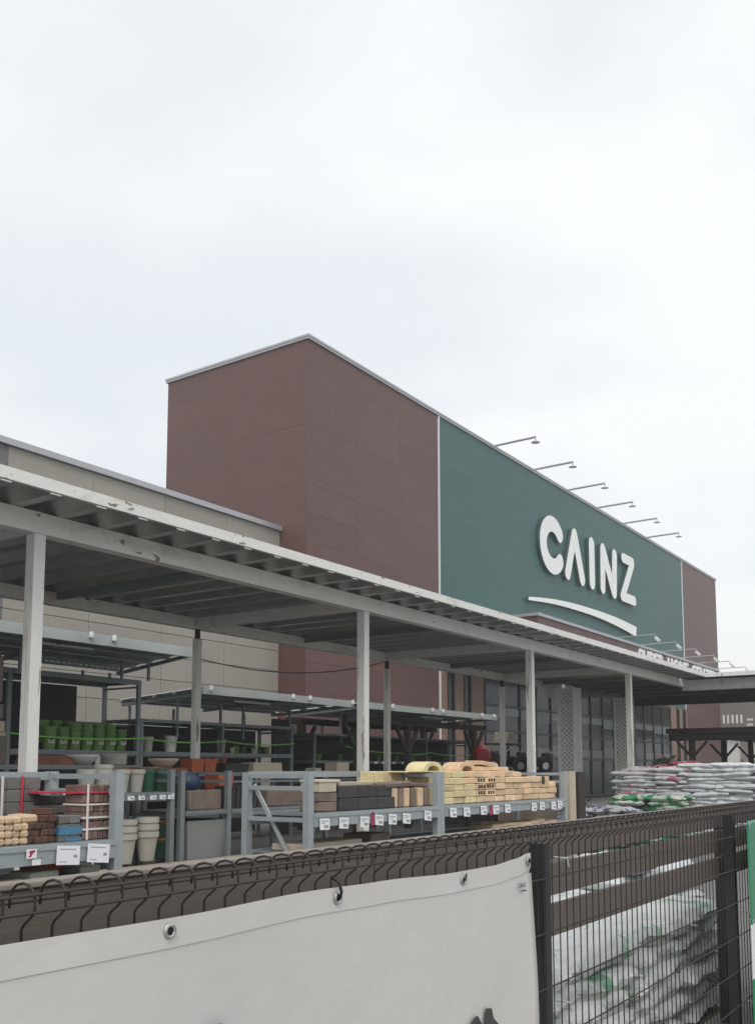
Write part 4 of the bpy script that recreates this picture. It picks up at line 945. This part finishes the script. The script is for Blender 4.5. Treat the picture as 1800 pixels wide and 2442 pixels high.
# bowls and planters of the third row
bowl = lambda m: MB().lathe([(0, 0), (.10, 0), (.19, .09), (.20, .12), (.18, .12), (.09, .02), (0, .02)], 22).mesh('bowl', m, True)
up = lambda m: MB().lathe([(.20, 0), (.20, .02), (.17, .07), (.10, .11), (0, .115)], 22).mesh('bowl', m, True)
put(up('terra'), 'bowl', 6.78, 9.3, 1.453, 'upturned terracotta bowl beside the first canopy post', 'bowl'); put(up('terra'), 'bowl', 7.10, 9.3, 1.453, 'upturned terracotta bowl next to the white bowl', 'bowl')
put(bowl('whitepot'), 'bowl', 7.42, 9.25, 1.453, 'white bowl between terracotta bowls and saucers', 'bowl')
sau = MB().lathe([(0, 0), (.13, 0), (.16, .03), (.15, .03), (.12, .008), (0, .008)], 20).mesh('saucer', 'potcream', True)
for l in range(6): put(sau, 'saucer', 7.90, 9.25, 1.453 + l * .022, 'cream saucer, %s from the bottom of its stack' % ordn(l), 'saucer', 'stacked cream saucers')
put(bowl('cream'), 'bowl', 8.75, 9.3, 1.363 + .06, 'cream bowl left of the rear canopy post', 'bowl'); put(chunk('dark_tray', .5, .4, .059, 'terra', .01), 'dark_tray', 8.75, 9.3, 1.363, 'terracotta tray under the cream bowl', 'tray')
for i, x in enumerate((9.22, 9.46)): put(planter_box(.23, .23, .18, 'orange', 'orange_planter'), 'orange_planter', x, 9.25, 1.363, ('left', 'right')[i] + ' orange planter right of the rear canopy post', 'planter')
put(planter_box(.5, .3, .12, 'darkblock', 'dark_planter'), 'dark_planter', 9.95, 9.25, 1.363, 'long dark planter beside the orange planters', 'planter')
sp_ = pot_mesh(.055, .10, 'terra', .7)
for i, x in enumerate((9.75, 9.92, 10.08)): pot(sp_, 'terracotta_pot', x, 9.5, 1.363 + .105, 'small terracotta pot behind the dark planter, %s from the left' % ordn(i), group='small terracotta pots')
put(chunk('pot_step', .6, .15, .104, 'darkblock', .006), 'pot_step', 9.92, 9.52, 1.363, 'dark step under the small terracotta pots', 'step')
put(chunk('cream_block', .64, .24, .135, 'cream', .006), 'cream_block', 10.68, 9.3, 1.363, 'large cream block on the planter rack', 'block')
put(chunk('cream_block', .34, .24, .15, 'cream', .006), 'cream_block', 12.52, 9.3, 1.363, 'cream block beside the middle front canopy post', 'block')
put(chunk('cream_block', .16, .2, .06, 'potcream', .006), 'cream_block', 11.9, 9.3, 1.363, 'small pale block between two larger cream blocks', 'block')
# granite slabs at far left
for i, (z0, z1, m) in enumerate(((1.453, 1.75, 'granite'), (1.753, 1.80, 'plywood'), (1.803, 1.92, 'plywood'), (1.94, 2.10, 'granite'), (2.13, 2.62, 'granite'))):
    put(chunk('stone_slab' if m == 'granite' else 'packing_board', .75, .35, z1 - z0, m, .006, .002), 'stone_slab' if m == 'granite' else 'packing_board', 5.95 - .02 * i, 9.3, z0, ('lowest speckled granite slab left of the first post', 'lower packing board between granite slabs', 'upper packing board between granite slabs', 'middle speckled granite slab left of the first post', 'top speckled granite slab left of the first post')[i], 'slab' if m == 'granite' else 'board')
for i, z in enumerate((1.9205, 2.1005)): put(chunk('spacer_bar', .72, .05, .019 if not i else .029, 'galvd', .003), 'spacer_bar', 5.92, 9.3, z, ('lower', 'upper')[i] + ' steel spacer between the granite slabs', 'spacer')
# leaf green nested pots
lp = pot_mesh(.119, .225, 'potlime', .78, .015)
lab = MB().lathe([(.1035, .12), (.107, .18)], 22).mesh('label', 'potcream')
for i in range(7):
    n_ = (3, 3, 4, 4, 4, 4, 3)[i]; x = 9.92 + i * .245
    for l in range(n_):
        o = pot(lp, 'leaf_green_pot', x, 13.2, 1.722 + l * .075, 'leaf green pot, %s up in the %s stack along the rope' % (('lowest', 'second', 'third', 'fourth', 'top')[l], ordn(i)), group='nested leaf green pots')
        if l == 0:
            s_ = MB().box(-.055, .055, -.106, -.1055, .10, .17).mesh('label', 'potcream'); q = inst(s_, 'label', o); o.rotation_euler = (R(-5) * 0, 0, R(random.uniform(-25, 5)))
for i in range(6):
    for l in range(3): pot(lp, 'leaf_green_pot', 10.0 + i * .26, 13.5, 1.722 + .12 + l * .075, 'leaf green pot of the back row, %s up, %s stack' % (('lowest', 'second', 'third')[l], ordn(i)), group='nested leaf green pots')
put(chunk('shelf_riser', 1.6, .26, .118, 'darkfab', .005), 'shelf_riser', 10.65, 13.5, 1.722, 'dark riser under the back row of leaf green pots', 'riser')
cp_ = pot_mesh(.10, .27, 'potcream', .75); wp_ = pot_mesh(.13, .30, 'whitepot', .75); s1 = pot_mesh(.06, .11, 'potcream', .7); s2 = pot_mesh(.075, .15, 'potlime', .7)
for i, x in enumerate((11.86, 12.08, 13.98)): pot(cp_, 'cream_pot', x, 13.25, 1.722, 'tall cream pot behind the lime rope, %s from the left' % ordn(i), group='cream pots behind the rope')
pot(wp_, 'white_pot', 12.63, 13.25, 1.722, 'white pot behind the lime rope by the rear canopy post')
for i, x in enumerate((13.15, 13.4, 14.25, 14.4, 14.9, 15.05, 15.3)): pot(s1 if i % 3 else s2, 'small_pot', x, 13.2 + .1 * (i % 2), 1.722, 'small pot on the roped shelf, %s from the left' % ordn(i), group='small pots on the roped shelf')
for i, x in enumerate((14.65, 14.85, 15.15, 15.5, 12.9)): pot(s2, 'small_green_pot', x, 13.45, 1.722, 'small leaf green pot at the back of the roped shelf, %s placed' % ordn(i), group='small green pots on the roped shelf')
for i in range(9): put(MB().box(-.06, .06, -.002, .002, 0, .05).mesh('shelf_tag', 'card'), 'shelf_tag', 18.95 + i * .42 + random.uniform(-.1, .1), 12.93, 1.535, 'small white tag on the dark rack, %s from the left' % ordn(i), 'tag', 'white tags on the dark rack')
for i in range(8): pot(s2, 'green_pot', 17.2 + .8 * i, 13.3, 1.602, 'small green pot on the dark rack, %s from the left' % ordn(i), group='green pots on the dark rack')

# ------------------------------------------------------------------ machines under the canopy
st = thing('display_stand', 'dark display stand under the black garden machines', 'stand', (20.0, 11.0, 0))
MB().box(0, 6.6, 0, 1.0, 1.22, 1.28).build('top', 'timber', st)
for x in (.1, 3.2, 6.4):
    for y in (.1, .9): MB().box(x - .05, x + .05, y - .05, y + .05, 0, 1.219).build('leg', 'timber', st)
MB().box(.16, 3.1, .85, .88, .05, 1.2).build('back_panel', 'darkfab', st); MB().box(3.3, 6.3, .85, .88, .05, 1.2).build('back_panel', 'darkfab', st)
rd_ = thing('red_tub', 'round red plastic tub stood on its edge beside the pergola post', 'tub', (21.45, 11.35, 1.281), (0, 0, R(122)))
mb = MB(); prf = [(0, 0), (.22, 0), (.31, -.16), (.34, -.30), (.36, -.30), (.33, -.15), (.24, .02), (0, .02)]
mb.lathe(prf, 26); mm = mb.mesh('shell', 'red', False); o = inst(mm, 'shell', rd_, (0, .05, .37), (R(90), 0, 0), (1, 1.15, 1)); o.location = (0, -.10, .40); o.rotation_euler = (R(-90), 0, 0); o.scale = (.66, 1.0, 1)
MB().box(-.25, .25, -.2, .25, 0, .012).build('base', 'rubber', rd_)
def machine(x, label, k_=1.0, white=True):
    t = thing('garden_tiller', label, 'tiller', (x, 11.4, 1.281), (0, 0, R(-35)), 'black garden machines on the stand')
    MB().cbox(.46 * k_, .34, .26, .04).build('engine', 'engine', t, (0, 0, .20))
    c_ = MB(); c_.lathe([(0, .05), (.09, .05), (.14, .02), (.15, -.04), (0, -.04)], 18); c_.build('recoil_cover', 'engine', t, (-.05, -.20, .33), (R(90), 0, 0), smooth=False)
    if white: MB().lathe([(0, .055), (.055, .055), (.055, .051), (0, .051)], 14).build('badge', 'whitepot', t, (-.05, -.20, .33), (R(90), 0, 0))
    MB().cbox(.24, .18, .12, .03).build('fuel_tank', 'engine', t, (.05, 0, .47)); MB().lathe([(0, 0), (.035, 0), (.035, .03), (0, .03)], 12).build('cap', 'chrome', t, (.05, 0, .59))
    for s_ in (-1, 1):
        w_ = MB(); pts_ = [(.17 * math.cos(a), 0, .17 * math.sin(a)) for a in [2 * math.pi * i / 16 for i in range(17)]]; w_.tube(pts_, .05, 7, cap=False)
        wo = w_.build('wheel', 'rubber', t, (-.12, s_ * .24, .215), smooth=True); MB().lathe([(0, .02), (.10, .02), (.12, 0), (.10, -.02), (0, -.02)], 12).build('rim', 'chrome', wo, None, (R(90), 0, 0))
        MB().tube([(.1, s_ * .12, .42), (.42, s_ * .2, .66), (.62, s_ * .24, .74)], .016, 6).build('handlebar', 'chrome', t, smooth=True)
    return t
machine(22.0, 'black garden tiller with pale round badge, left of the last bright post', 1.0)
machine(23.6, 'black garden tiller with chrome handlebar right of the last bright post', 1.1, False); machine(25.2, 'black garden tiller close behind the nearer lattice column', .9, True)
put(chunk('cardboard_box', .55, .4, .16, 'plywood', .006), 'cardboard_box', 23.45, 11.75, 2.10, 'cardboard box on the shelf above the tillers', 'box'); put(chunk('cardboard_box', .4, .4, .14, 'plywood', .006), 'cardboard_box', 23.4, 11.75, 2.262, 'smaller cardboard box on top of another box', 'box')
sf = thing('wall_shelf', 'dark shelf unit holding cardboard boxes above the tillers', 'shelf', (22.8, 11.6, 0)); MB().box(0, 1.4, 0, .45, 2.06, 2.098).build('board', 'timber', sf)
for x in (.04, 1.36): MB().box(x - .03, x + .03, .38, .44, 0, 2.058).build('leg', 'timber', sf)

# ------------------------------------------------------------------ soil bags
def pillow(lx, ly, lz, seed, m, nu=14, nv=9, wr=.008, name='soil_bag'):
    rd = random.Random(seed); ph = [rd.uniform(0, 6.28) for _ in range(12)]; vs = []; fs = []
    for s_ in (1, -1):
        for i in range(nu + 1):
            for j in range(nv + 1):
                u, v_ = i / nu * 2 - 1, j / nv * 2 - 1
                h = (max(0, 1 - abs(u) ** 6) * max(0, 1 - abs(v_) ** 6)) ** .5
                edge = 1 - h
                w = wr * (math.sin(u * 7 + ph[0] + v_ * 3) + math.sin(v_ * 9 + ph[1] - u * 4) + .8 * math.sin(u * 15 + ph[2]) * edge + .8 * math.sin(v_ * 17 + ph[3]) * edge)
                sag = .12 * lz * math.sin(u * 2.1 + ph[4])
                wob = 1 + .025 * math.sin(v_ * 6 + ph[5]); wob2 = 1 + .03 * math.sin(u * 6 + ph[6])
                z = lz / 2 + s_ * lz / 2 * h + (w * (1 if s_ > 0 else .3)) + (sag if s_ > 0 else sag * .3) * h + edge * .05 * lz * math.sin(u * 5 + v_ * 4 + ph[7])
                vs.append((u * lx / 2 * wob, v_ * ly / 2 * wob2, max(z, .002)))
    n = nv + 1; K = (nu + 1) * n
    for i in range(nu):
        for j in range(nv):
            a = i * n + j; fs.append((a, a + n, a + n + 1, a + 1)); fs.append((K + a, K + a + 1, K + a + n + 1, K + a + n))
    for i in range(nu): fs += [(i * n, K + i * n, K + (i + 1) * n, (i + 1) * n), (i * n + nv, (i + 1) * n + nv, K + (i + 1) * n + nv, K + i * n + nv)]
    for j in range(nv): fs += [(j, j + 1, K + j + 1, K + j), (nu * n + j, K + nu * n + j, K + nu * n + j + 1, nu * n + j + 1)]
    return MB().add(vs, fs).mesh(name, m, True)
def bagset(m, lx, ly, lz, n=3, s0=0, **k): return [pillow(lx, ly, lz, s0 + i, m, **k) for i in range(n)]
def wood_pallet(x, y, lx, ly, label, z=.0):
    t = thing('pallet', label, 'pallet', (x, y, z))
    for k_ in range(7): inst(MB().box(0, lx, 0, ly / 9, .11, .13).mesh('board', 'pallet'), 'board', t, (0, k_ * ly / 7.2, 0))
    for f_ in (0, .45, .9): MB().box(f_ * lx, f_ * lx + .1, 0, ly, 0, .109).build('bearer', 'pallet', t)
# tall stacks facing the fence: bags two wide (along y), two deep
bw = bagset('bagw', .44, .70, .088, 5, 10, nu=16, nv=14, wr=.0035); bp_ = bagset('bagp', .44, .70, .088, 2, 30, nu=16, nv=14, wr=.0035); br_ = bagset('bagr', .44, .62, .09, 2, 40)
def tall_stack(x, y, n, meshes, who, cols=2, pick=None, pitch=.075, deep=2):
    wood_pallet(x, y, .95, cols * .66, 'wooden pallet under the ' + who)
    for l in range(n):
        for c_ in range(cols):
            for d_ in range(deep):
                if d_ and l < n - 3: continue
                me = (pick(l, c_, d_) if pick else None) or random.choice(meshes)
                lab = '%s soil bag, %s layer up, %s%s of the %s' % ('pink printed' if 'pink' in me.materials[0].name else 'white grey', ordn(l), ('left', 'right')[c_], ' rear' if d_ else '', who)
                o = inst(me, 'soil_bag', None, (x + .22 + .45 * d_ + random.uniform(-.03, .03), y + cols * .64 - .32 - c_ * .63 + random.uniform(-.05, .05) + (.13 if l % 2 else -.06), .13 + l * pitch), (R(random.gauss(0, 1.8)), R(random.gauss(0, 2.0)), R(random.gauss(0, 4)) + (math.pi if random.random() < .5 else 0)), (1, random.uniform(1.0, 1.18), random.uniform(.85, 1.3)))
                tag(o, lab, 'soil bag', 'soil bags in the ' + who)
    if deep > 1:
        c0 = tag(MB().box(0, .45, 0, cols * .62, 0, (n - 3) * pitch - .02).build('bag_core', 'bagw', None, (x + .50, y + .04, .135)), 'hidden rear bags at the core of the ' + who, 'soil bags'); c0['kind'] = 'stuff'
tall_stack(18.45, 5.47, 17, bw, 'left tall bag stack', pick=lambda l, c_, d_: bp_[l % 2] if (l in (7, 10, 12, 15, 16) or (l % 2 == 0 and c_ == 1)) else None)
tall_stack(18.45, 4.14, 18, bw, 'right tall bag stack')
tall_stack(18.9, 2.75, 16, bw, 'rightmost tall bag stack')
for i, (dx, dy, dz) in enumerate(((.42, .32, -.02), (.40, -.22, -.02), (.75, .1, -.02), (.55, .05, .045))):
    tag(inst(br_[i % 2], 'soil_bag', None, (18.75 + dx, 5.93 + dy - .25, .13 + 17 * .075 + .02 + dz), (0, 0, R(8 * i - 8))), 'crimson bag, %s on top of the left tall bag stack' % ('left one', 'right one', 'rear one', 'uppermost')[i], 'soil bag', 'crimson bags')
# low green pile in front
bg_ = bagset('bagg', .46, .66, .10, 3, 50); bd_ = bagset('bagd', .46, .66, .10, 2, 60)
def low_pile(x, y, n, cols, meshes, who, adj):
    wood_pallet(x, y, .9, cols * .62, 'wooden pallet under the ' + who)
    for l in range(n):
        for c_ in range(cols):
            for d_ in range(2):
                o = inst(random.choice(meshes), 'soil_bag', None, (x + .22 + .46 * d_ + random.uniform(-.05, .05), y + .32 + c_ * .62 + random.uniform(-.05, .05), .13 + l * .09), (R(random.gauss(0, 3)), R(random.gauss(0, 3)), R(random.gauss(0, 6))))
                tag(o, '%s soil bag, %s layer, %s %s of the %s' % (adj, ordn(l), ('front', 'rear')[d_], ('right', 'left')[c_], who), 'soil bag', 'soil bags in the ' + who)
low_pile(16.4, 4.95, 9, 2, bg_, 'low green bag pile', 'green printed')
low_pile(15.0, 5.35, 7, 2, bd_, 'low purple bag pile', 'purple printed')
low_pile(13.9, 4.35, 6, 2, bg_, 'lower green bag pile', 'green and white')
put(planter_box(.5, .4, .3, 'orange', 'orange_crate'), 'orange_crate', 17.0, 6.5, .42, 'orange crate left of the tall bag stack', 'crate'); put(chunk('crate_plinth', .5, .4, .418, 'timber', .006), 'crate_plinth', 17.0, 6.5, 0, 'dark plinth under the orange crate', 'plinth')
put(MB().box(-.45, .45, -.35, .35, 0, .92).mesh('brown_bin', 'brownblock'), 'brown_bin', 15.3, 7.25, 0, 'brown open bin beside the lattice column', 'bin')
# big bags right behind the fence
bc = bagset('bagclear', .76, .50, .115, 4, 70, nu=34, nv=22, wr=.0042); LV = .092
wood_pallet(2.62, 1.44, 2.8, .62, 'wooden pallet under the grey bags behind the mesh fence', .0)
for l in range(6):
    for c_ in range(4):
        for d_ in range(2):
            o = inst(bc[(l * 3 + c_ + d_) % 4], 'soil_bag', None, (2.98 + c_ * .735 + random.uniform(-.03, .03) + (.03 if l % 2 else 0), 1.69 + d_ * .50 + random.uniform(-.015, .015), .13 + l * LV), (R(random.gauss(0, 1.2)), R(random.gauss(0, 1.5)), R(random.gauss(0, 2)) + (math.pi if (l + c_) % 2 else 0)))
            tag(o, 'grey soil bag behind the mesh, %s layer, %s column, %s row' % (LEVEL[l], ('leftmost', 'second', 'third', 'rightmost')[c_], ('front', 'rear')[d_]), 'soil bag', 'grey bags behind the mesh fence')
bs = bagset('bagw', .62, .44, .11, 3, 90, nu=24, nv=16, wr=.005)
for cx_, n_, who in ((5.55, 10, 'second'), (6.25, 9, 'farther'), (3.6, 9, 'left rear'), (5.0, 9, 'far right rear')):
    y_ = 2.1 if cx_ > 5 else 3.0
    for l in range(n_):
        o = inst(bs[l % 3], 'soil_bag', None, (cx_ + random.uniform(-.03, .03), y_ + random.uniform(-.03, .03), .002 + l * .088), (R(random.gauss(0, 2)), R(random.gauss(0, 2)), R(random.gauss(0, 5)))); tag(o, 'white soil bag, %s layer of the %s pile inside the fence' % (ordn(l), who), 'soil bag', 'white bags inside the fence')
